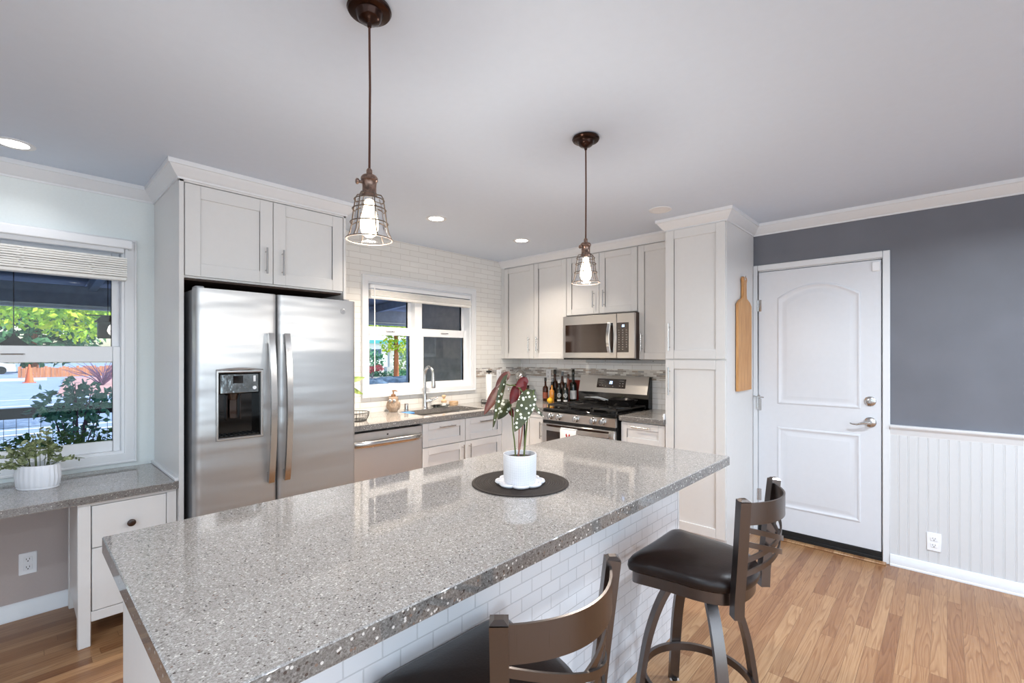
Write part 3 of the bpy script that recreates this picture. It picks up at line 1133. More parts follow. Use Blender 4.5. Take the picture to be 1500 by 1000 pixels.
def upper(label, y0, y1, z0, doors, hz, hands, L=.155):
    t = thing('wall_cabinet', label, 'cabinet', (UX + .17, (y0 + y1) / 2, z0), group='white upper cabinets')
    MB().box(UX + .019, EX - .010, y0 + .001, y1 - .001, z0, 2.368).build('body', 'cab', t, smooth=False)
    for (a, b), hy in zip(doors, hands):
        dd = shaker('door', 'W', a, b, z0 + .004, 2.358, UX, t)
        pull('W', hy, hz, UX, dd, True, L)
    return t


c = upper('white two-door upper cabinet in the corner beside the tiled window wall', 2.736, 3.600, 1.369, ((3.158, 3.582), (2.738, 3.153)), 1.52, (3.212, 3.102))
MB().box(UX, UX + .02, 3.584, WY - .007, 1.369, 2.368).build('filler_strip', 'cab', c, smooth=False)
upper('short white two-door upper cabinet directly above the microwave', 1.971, 2.735, 1.792, ((2.363, 2.731), (1.976, 2.358)), 1.93, (2.415, 2.305))
upper('narrow single-door white upper cabinet between microwave and pantry', 1.582, 1.970, 1.369, ((1.586, 1.966),), 1.52, (1.925,))
struct('trim_5', MB().sweep([(UX, WY - .007), (UX, 1.582)], SMALLCROWN, HC - .0772, 1), 'trim', 'white crown moulding above the upper cabinets of the range wall', 'crown moulding')

# pantry
PX = 3.407
p = thing('pantry_cabinet', 'tall white two-door pantry cabinet to the left of the entry door', 'cabinet', (3.73, 1.356, 0))
MB().box(PX + .019, EX - .001, 1.133, 1.580, .0, 2.37).build('body', 'cab', p, smooth=False)
dd = shaker('door', 'W', 1.137, 1.576, 1.382, 2.352, PX, p, w=.066)
pull('W', 1.541, 1.545, PX, dd, True, .21)
dd = shaker('door', 'W', 1.137, 1.576, .105, 1.372, PX, p, w=.066)
pull('W', 1.541, 1.213, PX, dd, True, .21)
MB().box(PX + .06, PX + .07, 1.137, 1.576, .0, .10).build('toe_kick', 'cab', p, smooth=False)
MB().sweep([(UX + .01, 1.580), (PX + .012, 1.580), (PX + .012, 1.133), (EX - .001, 1.133)], CROWN, HC - .0855, 1).build('crown', 'trim', p)

# base cabinets
BY, BX = 3.040, 3.420
c = thing('base_cabinet', 'white sink base cabinet with two drawer fronts and two doors beside the dishwasher', 'cabinet', (2.66, 3.3, 0), group='white base cabinets')
mb = MB()
mb.box(2.212, 3.42, BY + .02, WY - .01, .10, .60)
mb.box(2.212, 2.24, BY + .02, WY - .01, .60, .872)
mb.box(3.10, 3.42, BY + .02, WY - .01, .60, .872)
mb.box(2.24, 3.10, BY + .02, BY + .036, .60, .872)
mb.build('body', 'cab', c, smooth=False)
for u0, u1, hu in ((2.216, 2.661, 2.625), (2.667, 3.112, 2.703)):
    dd = shaker('drawer_front', 'S', u0, u1, .672, .862, BY, c, w=.055)
    pull('S', (u0 + u1) / 2 + .01, .822, BY, dd, False, .17)
    dd = shaker('door', 'S', u0, u1, .115, .664, BY, c)
    pull('S', hu, .565, BY, dd, True, .16)
MB().box(3.116, 3.42, BY - .004, BY + .02, .10, .872, .0015).build('filler_strip', 'cab', c)
MB().box(2.212, 3.42, BY + .08, BY + .09, .0, .10).build('toe_kick', 'cab', c, smooth=False)

c = thing('base_cabinet', 'white single-door corner base cabinet to the left of the range', 'cabinet', (3.7, 2.9, 0), group='white base cabinets')
MB().box(BX + .02, EX - .01, 2.775, 3.035, .10, .872).build('body', 'cab', c, smooth=False)
dd = shaker('door', 'W', 2.779, 3.020, .115, .862, BX, c, w=.05)
pull('W', 2.81, .70, BX, dd, True, .16)
MB().box(BX + .08, BX + .09, 2.775, 3.035, 0, .10).build('toe_kick', 'cab', c, smooth=False)

c = thing('base_cabinet', 'white drawer base cabinet between the range and the pantry', 'cabinet', (3.7, 1.78, 0), group='white base cabinets')
MB().box(BX + .02, EX - .01, 1.582, 1.968, .10, .872).build('body', 'cab', c, smooth=False)
dd = shaker('drawer', 'W', 1.588, 1.964, .690, .862, BX, c, w=.052)
pull('W', 1.776, .832, BX, dd, False, .16)
dd = shaker('door', 'W', 1.588, 1.964, .115, .682, BX, c)
pull('W', 1.92, .58, BX, dd, True, .16)
MB().box(BX + .08, BX + .09, 1.582, 1.968, 0, .10).build('toe_kick', 'cab', c, smooth=False)

# ---- countertops
CT, CB = .914, .874
t = thing('countertop', 'L-shaped speckled grey quartz countertop around the sink', 'countertop', (2.6, 3.33, CB))
mb = MB()
SX0, SX1, SY0, SY1 = 2.285, 2.985, 3.125, 3.495
mb.box(1.552, SX0, 3.012, WY - .007, CB, CT)
mb.box(SX1, EX - .007, 3.012, WY - .007, CB, CT)
mb.box(SX0, SX1, 3.012, SY0, CB, CT)
mb.box(SX0, SX1, SY1, WY - .007, CB, CT)
mb.box(3.392, EX - .007, 2.772, 3.012, CB, CT)
mb.build('slab', 'quartz', t, smooth=False)
t = thing('countertop', 'short speckled grey quartz countertop between the range and the pantry', 'countertop', (3.7, 1.78, CB))
MB().box(3.392, EX - .007, 1.581, 1.972, CB, CT, .003).build('slab', 'quartz', t)

# ---- sink
s_ = thing('sink', 'undermount stainless steel kitchen sink below the twin window', 'sink', (2.635, 3.31, CB))
mb = MB()
mb.box(SX0 - .012, SX0, SY0 - .012, SY1 + .012, CB - .19, CB - .001)
mb.box(SX1, SX1 + .012, SY0 - .012, SY1 + .012, CB - .19, CB - .001)
mb.box(SX0, SX1, SY0 - .012, SY0, CB - .19, CB - .001)
mb.box(SX0, SX1, SY1, SY1 + .012, CB - .19, CB - .001)
mb.box(SX0 - .012, SX1 + .012, SY0 - .012, SY1 + .012, CB - .20, CB - .19)
mb.build('basin', 'steel_h', s_, smooth=False)
MB().lathe((2.635, 3.31, CB - .19), [(.045, 0), (.045, .003), (.03, .004), (.028, .001)], 24).build('drain', 'nickel', s_)
o = MB().box(2.300, 2.400, 3.40, 3.486, CT - .020, CT - .002, .008).build('dish_cloth', 'blue_cloth')
# ---- faucet
f = thing('faucet', 'satin nickel pull-down kitchen faucet behind the sink', 'faucet', (2.60, 3.535, CT))
mb = MB()
mb.lathe((2.60, 3.535, CT), [(.030, 0), (.030, .006), (.026, .012), (.023, .05), (.022, .11), (.017, .14)], 24)
pts = []
for i in range(25):
    a = PI * i / 24
    pts.append((2.60 + .012 * (1 - math.cos(a)) * .5, 3.535 - .055 * (1 - math.cos(a)), CT + .31 + .075 * math.sin(a)))
mb.tube([(2.60, 3.535, CT + .12)] + pts, .0135, 14)
mb.build('spout', 'nickel', f)
mb = MB()
mb.tube([(2.612, 3.425, CT + .312), (2.612, 3.424, CT + .27), (2.612, 3.423, CT + .22), (2.612, 3.423, CT + .195)], [.014, .017, .021, .019], 16)
mb.build('spray_head', 'nickel', f)
mb = MB()
mb.cyl((2.60, 3.535, CT + .065), (2.648, 3.51, CT + .072), .021, 18)
mb.tube([(2.645, 3.512, CT + .072), (2.672, 3.495, CT + .082), (2.705, 3.475, CT + .10)], [.012, .008, .005], 10)
mb.build('lever', 'nickel', f)

# ---- dishwasher
d = thing('dishwasher', 'stainless steel dishwasher beside the refrigerator', 'dishwasher', (1.93, 3.3, 0))
MB().box(1.600, 2.205, 3.065, WY - .02, .10, .868).build('body', 'black_satin', d, smooth=False)
MB().box(1.602, 2.206, 3.034, 3.064, .115, .856, .004).build('door', 'steel_h', d)
mb = MB()
pts = []
for i in range(13):
    u = i / 12
    x = 1.612 + (2.196 - 1.612) * u
    e = abs(2 * u - 1)
    pts.append((x, 3.034 - .044 * (1 - e ** 8) - .003, .778))
mb.loft([[(p_[0], p_[1] + .016 * math.cos(a), p_[2] + .024 * math.sin(a)) for a in [2 * PI * k / 14 for k in range(14)]] for p_ in pts])
mb.build('handle', 'nickel', d)
MB().box(1.888, 1.902, 3.0332, 3.0342, .818, .830).build('logo', 'slot', d)
MB().box(1.602, 2.206, 3.10, 3.11, .0, .11).build('toe_kick', 'black_satin', d, smooth=False)

# ---- refrigerator
RY = 2.860
r = thing('refrigerator', 'stainless steel side-by-side refrigerator with a water dispenser', 'refrigerator', (1.1, 3.2, 0))
MB().box(.652, 1.526, 2.942, 3.60, .02, 1.762, .004).build('body', 'steel_side', r)
for fx in (.70, 1.48):
    MB().cyl((fx, 3.0, 0), (fx, 3.0, .03), .02).build('foot', 'black_satin', r)
MB().box(.66, 1.525, 2.93, 2.95, .02, .10).build('grille', 'black_satin', r, smooth=False)
for x in (.675, 1.50):
    MB().box(x - .02, x + .02, 2.895, 2.97, 1.762, 1.778, .004).build('hinge_cover', 'steel_side', r)


def rdoor(x0, x1, hole=None):
    """slightly bowed door front with rounded vertical edges"""
    z0, z1 = .105, 1.764
    N = 22

    def prof(x):
        u = (x - x0) / (x1 - x0)
        e = min(u, 1 - u) * (x1 - x0)
        r_ = .022
        y = RY + .004 - .010 * (1 - (2 * u - 1) ** 2)
        if e < r_:
            y += r_ - math.sqrt(max(0, r_ * r_ - (r_ - e) ** 2))
        return y
    xs = [x0 + .0005, x0 + .003, x0 + .008, x0 + .015, x0 + .022] + [x0 + .022 + (x1 - x0 - .044) * i / N for i in range(1, N)] + [x1 - .022, x1 - .015, x1 - .008, x1 - .003, x1 - .0005]
    zs = [z0, z1]
    if hole:
        xs = [x for x in xs if not (hole[0] - .004 < x < hole[0] + .004 or hole[1] - .004 < x < hole[1] + .004)]
        xs = sorted(xs + [hole[0], hole[1]])
        zs = [z0, hole[2], hole[3], z1]
    mb = MB()
    grid = [[mb.bm.verts.new((x, prof(x), z)) for x in xs] for z in zs]
    for j in range(len(zs) - 1):
        for i in range(len(xs) - 1):
            if hole and j == 1 and xs[i] >= hole[0] - 1e-6 and xs[i + 1] <= hole[1] + 1e-6:
                continue
            mb.bm.faces.new((grid[j][i], grid[j][i + 1], grid[j + 1][i + 1], grid[j + 1][i]))
    yb = 2.938
    back = {}
    per = [(0, i) for i in range(len(xs))] + [(j, len(xs) - 1) for j in range(1, len(zs))] + [(len(zs) - 1, i) for i in range(len(xs) - 2, -1, -1)] + [(j, 0) for j in range(len(zs) - 2, 0, -1)]
    for j, i in per:
        back[(j, i)] = mb.bm.verts.new((xs[i], yb, zs[j]))
    for a, b in zip(per, per[1:] + per[:1]):
        mb.bm.faces.new((grid[a[0]][a[1]], grid[b[0]][b[1]], back[b], back[a]))
    mb.bm.faces.new([back[q] for q in per])
    return mb


HX0, HX1, HZ0, HZ1 = .750, .958, .962, 1.314
ld_ = rdoor(.648, 1.0505, (HX0, HX1, HZ0, HZ1)).build('door', 'steel_v', r, angle=30)
tag(ld_, 'left freezer door with the water dispenser')
rd_ = rdoor(1.0585, 1.548).build('door', 'steel_v', r, angle=30)
tag(rd_, 'wide right refrigerator door with a round badge')
# dispenser
dp = MB()
prof = [(0, 0), (.0, -.010), (.004, -.014), (.011, -.014), (.014, -.008), (.014, 0)]
rings = []
for cx, cz, sx, sz in ((HX0, HZ0, -1, -1), (HX1, HZ0, 1, -1), (HX1, HZ1, 1, 1), (HX0, HZ1, -1, 1)):
    rings.append([(cx + sx * o, RY - .004 + d_, cz + sz * o) for o, d_ in prof])
rings.append(rings[0])
dp.loft(rings, False, False)
pts = [(HX0 - .012 + (HX1 - HX0 + .024) * i / 10, RY - .008, HZ1 + .012 + .010 * math.sin(PI * i / 10)) for i in range(11)]
dp.tube(pts, .006, 8)
dpo = dp.build('dispenser_frame', 'nickel', ld_)
mb = MB()
mb.box(HX0, HX0 + .004, RY - .002, RY + .064, HZ0, HZ1)
mb.box(HX1 - .004, HX1, RY - .002, RY + .064, HZ0, HZ1)
mb.box(HX0, HX1, RY + .060, RY + .064, HZ0, HZ1)
mb.box(HX0, HX1, RY - .002, RY + .064, HZ0, HZ0 + .006)
mb.box(HX0, HX1, RY - .002, RY + .064, HZ1 - .004, HZ1)
mb.build('dispenser_recess', 'black_gloss', ld_, smooth=False)
mb = MB()
mb.box(HX0 + .004, HX1 - .004, RY - .004, RY + .03, 1.198, HZ1 - .004, .006)
cp = mb.build('control_panel', 'panel_chrome', ld_)
MB().box(HX0 + .070, HX0 + .120, RY - .0055, RY - .003, 1.255, 1.297, .002).build('display', 'black_gloss', cp)
mb = MB()
MB().lathe((HX1 - .030, RY - .0045, 1.228), [(.010, 0), (.010, -.003), (.006, -.004)], 18, 'Y').build('round_button', 'plastic', cp)
mb.box(HX1 - .036, HX1 - .024, RY - .006, RY - .004, 1.262, 1.296, .002)
mb.build('slide_button', 'plastic', cp)
mb = MB()
mb.tube([(.830, RY + .035, 1.198), (.830, RY + .035, 1.165)], [.030, .022], 18)
mb.box(.812, .848, RY + .030, RY + .036, 1.06, 1.165, .004)
mb.box(.800, .806, RY + .040, RY + .060, 1.05, 1.19, .002)
mb.box(.868, .874, RY + .040, RY + .060, 1.05, 1.19, .002)
mb.build('paddle', 'darkglass', ld_)
mb = MB()
for i in range(9):
    x = HX0 + .012 + i * .023
    mb.box(x, x + .012, RY + .004, RY + .056, HZ0 + .006, HZ0 + .010)
mb.build('drip_grille', 'black_satin', ld_, smooth=False)


def rhandle(x, parent):
    mb = MB()
    zt, zb = 1.535, .680
    pts = []
    for i in range(25):
        u = i / 24
        z = zt + (zb - zt) * u
        b = math.sin(PI * u) ** .8
        pts.append((x, RY - .022 - .045 * b, z))
    mb.tube(pts, 1, rect=(.032, .018), up=lambda i: Vector((0, -1, 0)))
    for z in (zt - .03, zb + .03):
        mb.box(x - .015, x + .015, RY - .030, RY + .002, z - .030, z + .030, .004)
    return mb.build('handle', 'nickel', parent)


rhandle(1.010, ld_)
rhandle(1.098, rd_)
mb = MB()
bx_, bz_ = 1.455, 1.693
mb.lathe((bx_, RY + .0005, bz_), [(.017, 0), (.017, -.004), (.0155, -.005), (.0145, -.0042), (.001, -.0042)], 28, 'Y')
bd = mb.build('badge', 'steel_side', rd_)
mb = MB()
mb.tube([(bx_ + .0125 * math.cos(2 * PI * k / 24), RY - .0045, bz_ + .0125 * math.sin(2 * PI * k / 24)) for k in range(24)], .0008, 6, closed=True)
mb.tube([(bx_ + .006 * math.cos(a) - .003, RY - .0045, bz_ + .006 * math.sin(a) + .001) for a in [0.6 + i * .33 for i in range(16)]], .0009, 6)
mb.tube([(bx_ + .0045 * math.cos(a) + .005, RY - .0045, bz_ + .0045 * math.sin(a) + .002) for a in [1.0 + i * .33 for i in range(13)]], .0009, 6)
mb.build('monogram', 'plastic', bd)

# ---- desk top and drawer unit on the left
DT = .737
t = thing('desk_top', 'speckled grey quartz desk top below the large left window', 'countertop', (-.8, 3.3, DT - .038))
MB().box(-2.3, .6025, 3.0, WY - .001, DT - .038, DT, .0025).build('slab', 'quartz', t)
MB().box(-2.3, .60, 3.06, 3.08, DT - .052, DT - .0385).build('front_rail', 'trim', t, smooth=False)
MB().box(-2.29, -2.25, 3.02, WY - .03, 0, DT - .052).build('end_panel', 'trim', t, smooth=False)

dk = thing('drawer_cabinet', 'white drawer unit on legs under the desk top', 'drawer unit', (.40, 3.3, 0))
QY = 3.030
for a, b, c_, d_ in ((.208, .256, QY, QY + .045), (.556, .599, QY, QY + .045), (.208, .250, 3.56, 3.605), (.556, .599, 3.56, 3.605)):
    MB().box(a, b, c_, d_, 0, .684, .003).build('leg', 'cab', dk)
mb = MB()
mb.box(.256, .556, QY + .004, QY + .03, .680, .698)
mb.box(.208, .599, QY, 3.605, .684, .698)
mb.build('top_frame', 'cab', dk)
MB().box(.256, .556, QY + .004, QY + .028, .116, .164, .002).build('bottom_rail', 'cab', dk)
for x in (.212, .580):
    MB().box(x, x + .015, QY + .045, 3.56, .112, .684).build('side_panel', 'cab', dk, smooth=False)
MB().box(.227, .580, QY + .04, 3.58, .150, .165).build('bottom_panel', 'cab', dk, smooth=False)
MB().box(.227, .580, 3.57, 3.58, .150, .684).build('back_panel', 'cab', dk, smooth=False)
for z0, z1 in ((.4735, .677), (.168, .4695)):
    dr = MB().box(.2595, .5535, QY + .001, QY + .021, z0, z1, .002).build('drawer', 'cab', dk)
    m2 = MB()
    m2.lathe((.407, QY + .001, (z0 + z1) / 2 - (.010 if z0 > .3 else 0)), [(.008, 0), (.008, -.010), (.017, -.018), (.018, -.024), (.010, -.029)], 24, 'Y')
    m2.build('knob', 'knob_wood', dr)

# ---- island
isl = thing('kitchen_island', 'white kitchen island with subway tile on the stool side and a quartz top', 'island', (1.28, 1.3, 0))
IZ = .914
MB().box(.165, 2.402, .780, 1.690, IZ - .045, IZ, .003).build('worktop', 'quartz', isl)
MB().box(.208, 2.322, 1.020, 1.655, 0, IZ - .045).build('body', 'cab', isl, smooth=False)
MB().box(.220, 2.325, 1.010, 1.021, .0, IZ - .0455).build('tile_panel', 'tile_island', isl, smooth=False)
MB().box(2.322, 2.337, 1.006, 1.66, .0, IZ - .0455, .002).build('end_panel', 'cab', isl)
MB().box(.206, .222, 1.006, 1.66, .0, IZ - .0455, .002).build('end_panel', 'cab', isl)

# ================================================================== RANGE AND MICROWAVE
rg = thing('gas_range', 'stainless steel gas range with black grates and five knobs', 'range', (3.7, 2.368, 0))
G0, G1 = 1.985, 2.752
MB().box(3.392, 4.015, G0, G1, .03, .895).build('body', 'black_satin', rg, smooth=False)
for gy in (G0 + .06, G1 - .06):
    for gx in (3.46, 3.95):
        MB().cyl((gx, gy, 0), (gx, gy, .035), .018).build('foot', 'black_satin', rg)
MB().box(3.372, 3.98, G0, G1, .890, .921, .008).build('cooktop', 'black_gloss', rg)
mb = MB()
mb.prism([(3.366, .812), (3.392, .812), (3.392, .889), (3.358, .885)], lambda u, v, d_: (u, d_, v), G0, G1)
cpn = mb.build('control_panel', 'steel_y', rg)
for i, (ky, kz) in enumerate(((2.655, .851), (2.560, .851), (2.372, .851), (2.196, .851), (2.102, .851))):
    mb = MB()
    mb.lathe((3.362, ky, kz), [(.031, 0), (.031, -.006), (.028, -.009), (.026, -.030), (.021, -.034)], 28, 'X')
    mb.box(3.323, 3.333, ky - .005, ky + .005, kz - .024, kz + .024, .002)
    mb.build('knob', 'nickel', cpn)
dr = MB().box(3.352, 3.390, G0 + .004, G1 - .004, .205, .785, .004).build('oven_door', 'steel_y', rg)
MB().box(3.3505, 3.353, G0 + .055, G1 - .055, .33, .776).build('oven_window', 'darkglass', dr, smooth=False)
MB().box(3.362, 3.392, G0 + .004, G1 - .004, .786, .811).build('vent_gap', 'black_satin', rg, smooth=False)
mb = MB()
pts = [(3.300 + .022 * abs(2 * i / 12 - 1) ** 6, G0 + .04 + (G1 - G0 - .08) * i / 12, .748) for i in range(13)]
mb.tube(pts, 1, rect=(.034, .018), up=lambda i: Vector((-1, 0, 0)))
for y in (G0 + .055, G1 - .055):
    mb.box(3.312, 3.354, y - .012, y + .012, .735, .762, .003)
mb.build('handle', 'steel_y', dr)
MB().box(3.355, 3.390, G0 + .004, G1 - .004, .05, .198, .004).build('bottom_drawer', 'steel_y', rg)
# back guard, leaning back slightly
mb = MB()
mb.prism([(3.945, .900), (3.94, 1.04), (3.985, 1.205), (4.015, 1.205), (4.015, .900)], lambda u, v, d_: (u, d_, v), G0, G1)
bg = mb.build('back_guard', 'black_gloss', rg)
ang = math.atan2(.045, .165)


def gp(y, s, out):
    """point on the sloping face of the back guard: s metres above its lower edge"""
    return Vector((3.94 + s * math.sin(ang) - out * math.cos(ang), y, 1.04 + s * math.cos(ang) + out * math.sin(ang)))


def gbox(mb, y0, y1, s0, s1, o0, o1):
    vs = [gp(y, s, o) for y in (y0, y1) for s in (s0, s1) for o in (o0, o1)]
    mb._faces(vs, [(0, 1, 3, 2), (4, 6, 7, 5), (0, 4, 5, 1), (2, 3, 7, 6), (0, 2, 6, 4), (1, 5, 7, 3)])


mb = MB()
gbox(mb, G0 + .012, G1 - .004, .004, .172, -.004, .006)
fp = mb.build('face_plate', 'steel_y', bg, smooth=False)
mb = MB()
gbox(mb, 2.225, 2.540, .050, .142, .0055, .0075)
dpn = mb.build('display_panel', 'darkglass', bg, smooth=False)
mb = MB()


def seg7(put, y, s, w, h, digit):
    segs = {'0': 'abcdef', '1': 'bc', '2': 'abged', '3': 'abgcd', '4': 'fgbc', '5': 'afgcd', '6': 'afgedc', '7': 'abc', '8': 'abcdefg', '9': 'abcdfg'}[digit]
    tck = w * .22
    R = {'a': (0, w, h - tck, h), 'g': (0, w, h / 2 - tck / 2, h / 2 + tck / 2), 'd': (0, w, 0, tck), 'f': (0, tck, h / 2, h), 'e': (0, tck, 0, h / 2), 'b': (w - tck, w, h / 2, h), 'c': (w - tck, w, 0, h / 2)}
    for q in segs:
        a, b, c_, d_ = R[q]
        put(y - a, y - b, s + c_, s + d_)


for k, dg in enumerate('20'):
    seg7(lambda a, b, c_, d_: gbox(mb, min(a, b), max(a, b), c_, d_, .0075, .0082), 2.400 - k * .017, .092, .013, .026, dg)
mb.build('clock_digits', 'lcd', dpn, smooth=False)
mb = MB()
for yy in (2.505, 2.475, 2.285, 2.255):
    for ss in (.070, .094):
        gbox(mb, yy - .006, yy + .006, ss, ss + .009, .0075, .008)
gbox(mb, 2.46, 2.515, .120, .124, .0075, .008)
gbox(mb, 2.245, 2.295, .120, .124, .0075, .008)
for yy in (2.44, 2.36):
    gbox(mb, yy - .005, yy + .005, .064, .072, .0075, .008)
mb.build('keys', 'print', dpn, smooth=False)
# grates and burners
for gi, (a, b) in enumerate(((G0 + .018, G0 + .262), (G0 + .268, G1 - .268), (G1 - .262, G1 - .018))):
    mb = MB()
    x0, x1 = 3.42, 3.925
    zt = .952
    for x in (x0, x1 - .012):
        mb.box(x, x + .012, a, b, zt - .014, zt, .003)
    for y in (a, b - .012):
        mb.box(x0, x1, y, y + .012, zt - .014, zt, .003)
    ym = (a + b) / 2
    if gi == 1:
        for k in range(4):
            yy = a + (b - a) * (k + 1) / 5
            mb.box(x0, x1, yy - .005, yy + .005, zt - .012, zt, .003)
    else:
        mb.box(x0, x1, ym - .005, ym + .005, zt - .012, zt + .002, .003)
        mb.box((x0 + x1) / 2 - .006, (x0 + x1) / 2 + .006, a, b, zt - .012, zt, .003)
        for cx in (3.545, 3.80):
            for q in range(4):
                an = PI / 4 + q * PI / 2
                mb.tube([(cx + .035 * math.cos(an), ym + .035 * math.sin(an), zt - .004), (cx + .105 * math.cos(an), ym + .105 * math.sin(an), zt - .004)], 1, rect=(.009, .012), up=(0, 0, 1))
    for x in (x0 + .006, x1 - .006):
        for y in (a + .006, b - .006):
            mb.box(x - .006, x + .006, y - .006, y + .006, .920, zt - .01)
    mb.build('grate', 'iron', rg)
    if gi != 1:
        for cx in (3.545, 3.80):
            MB().lathe((cx, ym, .920), [(.048, 0), (.048, .008), (.036, .012), (.036, .020), (.030, .023)], 24).build('burner', 'iron', rg)
    else:
        MB().lathe((3.67, ym, .920), [(.03, 0), (.03, .010), (.024, .015)], 24).build('burner', 'iron', rg)

# ---- microwave
MX = 3.620
mw = thing('microwave', 'stainless over-the-range microwave below the short upper cabinet', 'microwave', (3.8, 2.33, 1.37))
Y0, Y1 = 1.950, 2.712
MB().box(MX + .028, EX - .01, Y0 + .004, Y1 - .004, 1.381, 1.780).build('body', 'cavity', mw, smooth=False)
MB().box(MX + .010, EX - .012, Y0 + .004, Y1 - .004, 1.366, 1.381).build('underside', 'black_satin', mw, smooth=False)
dr = MB().box(MX, MX + .028, 2.126, Y1, 1.380, 1.776, .004).build('door', 'steel_y', mw)
MB().box(MX - .0015, MX + .002, 2.160, 2.680, 1.432, 1.694, .001).build('door_glass', 'darkglass', dr)
cpn = MB().box(MX, MX + .028, Y0, 2.1245, 1.380, 1.776, .004).build('control_side', 'steel_y', mw)
kp = MB().box(MX - .0015, MX + .002, 2.006, 2.122, 1.434, 1.694, .001).build('keypad', 'darkglass', cpn)
mb = MB()
for k, dg in enumerate('20'):
    seg7(lambda a, b, c_, d_: mb.box(MX - .0022, MX - .0014, min(a, b), max(a, b), c_, d_), 2.070 - k * .012, 1.656, .009, .018, dg)
mb.build('clock_digits', 'lcd', kp, smooth=False)
mb = MB()
for rr in range(9):
    for cc in range(3):
        yy = 2.100 - cc * .036
        zz = 1.628 - rr * .021
        if rr == 8 and cc == 2:
            continue
        mb.box(MX - .0021, MX - .0014, yy - .006, yy + .005, zz - .004, zz + .004)
mb.build('keys', 'print', kp, smooth=False)
mb = MB()
pts = [(MX - .020 - .028 * math.sin(PI * i / 14) ** .8, 2.186, 1.432 + .262 * i / 14) for i in range(15)]
mb.tube(pts, 1, rect=(.026, .014), up=lambda i: Vector((-1, 0, 0)))
for zz in (1.442, 1.684):
    mb.box(MX - .024, MX + .002, 2.176, 2.196, zz - .012, zz + .012, .003)
mb.build('handle', 'chrome', dr)
# slim light bar below the microwave
t = thing('under_cabinet_light', 'slim grey light bar mounted under the microwave', 'light bar', (3.99, 2.28, 1.336))
mb = MB()
mb.box(3.965, EX - .0065, 1.79, 2.68, 1.333, 1.366, .003)
mb.build('housing', 'bar_grey', t)
for y in (1.95, 2.45):
    m2 = MB()
    m2.lathe((3.965, y, 1.352), [(.004, 0), (.004, -.002)], 10, 'X')
    m2.build('screw', 'slot', t)


# ================================================================== LAMPS OVER THE ISLAND
def pendant(x, y, label):
    t = thing('pendant_lamp', label, 'pendant lamp', (x, y, HC), group='pendant lamps over the island')
    mb = MB()
    mb.lathe((x, y, HC), [(.050, 0), (.062, -.004), (.064, -.012), (.060, -.018), (.052, -.020), (.040, -.021), (.036, -.028), (.034, -.036), (.028, -.042), (.016, -.046), (.008, -.050), (.006, -.060), (.003, -.062)], 40)
    mb.build('canopy', 'bronze', t)
    MB().tube([(x, y, HC - .055), (x + .002, y, 2.2), (x, y, 1.956)], .0034, 8).build('cord', 'cord', t)
    mb = MB()
    mb.lathe((x, y, 0), [(.005, 1.962), (.0085, 1.957), (.0085, 1.944), (.011, 1.942), (.020, 1.940), (.0245, 1.934), (.0245, 1.926), (.021, 1.922), (.020, 1.905), (.0205, 1.890), (.023, 1.886), (.023, 1.876), (.019, 1.872)], 28)
    so = mb.build('socket', 'bronze_light', t)
    kd = Vector((-.95, .22, 0)).normalized()
    c = Vector((x, y, 1.918))
    m2 = MB()
    m2.cyl(c + kd * .018, c + kd * .030, .004, 10)
    m2.tube([c + kd * .030, c + kd * .033, c + kd * .038, c + kd * .040], [.005, .0085, .0085, .005], 14)
    m2.build('switch_knob', 'bronze_light', so)
    mb = MB()
    prof = [(.021, 1.886), (.034, 1.884), (.040, 1.874), (.0405, 1.868), (.045, 1.842), (.050, 1.80), (.056, 1.772), (.0655, 1.752)]
    for k in range(6):
        a = k * PI / 3 + .35
        mb.tube([(x + r_ * math.cos(a), y + r_ * math.sin(a), z) for r_, z in prof], .0019, 6)
    for r_, z, w_ in ((.0425, 1.868, .0018), (.0475, 1.840, .0018), (.0535, 1.800, .0018), (.0660, 1.752, .0021), (.022, 1.886, .0018)):
        mb.tube([(x + r_ * math.cos(2 * PI * k / 40), y + r_ * math.sin(2 * PI * k / 40), z) for k in range(40)], w_, 6, closed=True)
    mb.build('wire_cage', 'cage', t)
    mb = MB()
    mb.open = True
    mb.lathe((x, y, 0), [(.022, 1.876), (.034, 1.868), (.039, 1.84), (.044, 1.80), (.050, 1.775), (.058, 1.757)], 36, cap=False)
    mb.build('glass_shade', 'shade_glass', t)
    mb = MB()
    mb.lathe((x, y, 0), [(.013, 1.872), (.014, 1.855), (.020, 1.832), (.026, 1.805), (.026, 1.785), (.020, 1.768), (.010, 1.760), (.002, 1.758)], 24)
    mb.build('bulb', 'bulb', t)
    ld = bpy.data.lights.new('pendant_bulb_light', 'POINT')
    ld.energy = 11.0
    ld.color = (1.0, .93, .84)
    ld.shadow_soft_size = .07
    lo = bpy.data.objects.new('pendant_bulb_light', ld)
    lo.location = (x, y, 1.665)
    COL.objects.link(lo)


pendant(.718, 1.248, 'caged pendant lamp hanging near the refrigerator end of the island')
pendant(1.846, 1.248, 'caged pendant lamp hanging near the range end of the island')


# ================================================================== BAR STOOLS
def catmull(P, n=6, closed=True):
    out = []
    N = len(P)
    for i in range(N if closed else N - 1):
        p0, p1, p2, p3 = (Vector(P[(i + k) % N]) for k in (-1, 0, 1, 2))
        for j in range(n):
            t = j / n
            out.append(.5 * ((2 * p1) + (p2 - p0) * t + (2 * p0 - 5 * p1 + 4 * p2 - p3) * t * t + (3 * p1 - p0 - 3 * p2 + p3) * t ** 3))
    return out


half = [(.0, .190), (.11, .192), (.180, .192), (.207, .182), (.213, .160), (.200, .09), (.190, .01), (.180, -.08), (.150, -.155), (.085, -.200), (0, -.214)]
outl = half + [(-x, y) for x, y in half[-2:0:-1]]
outl = catmull(outl, 4)


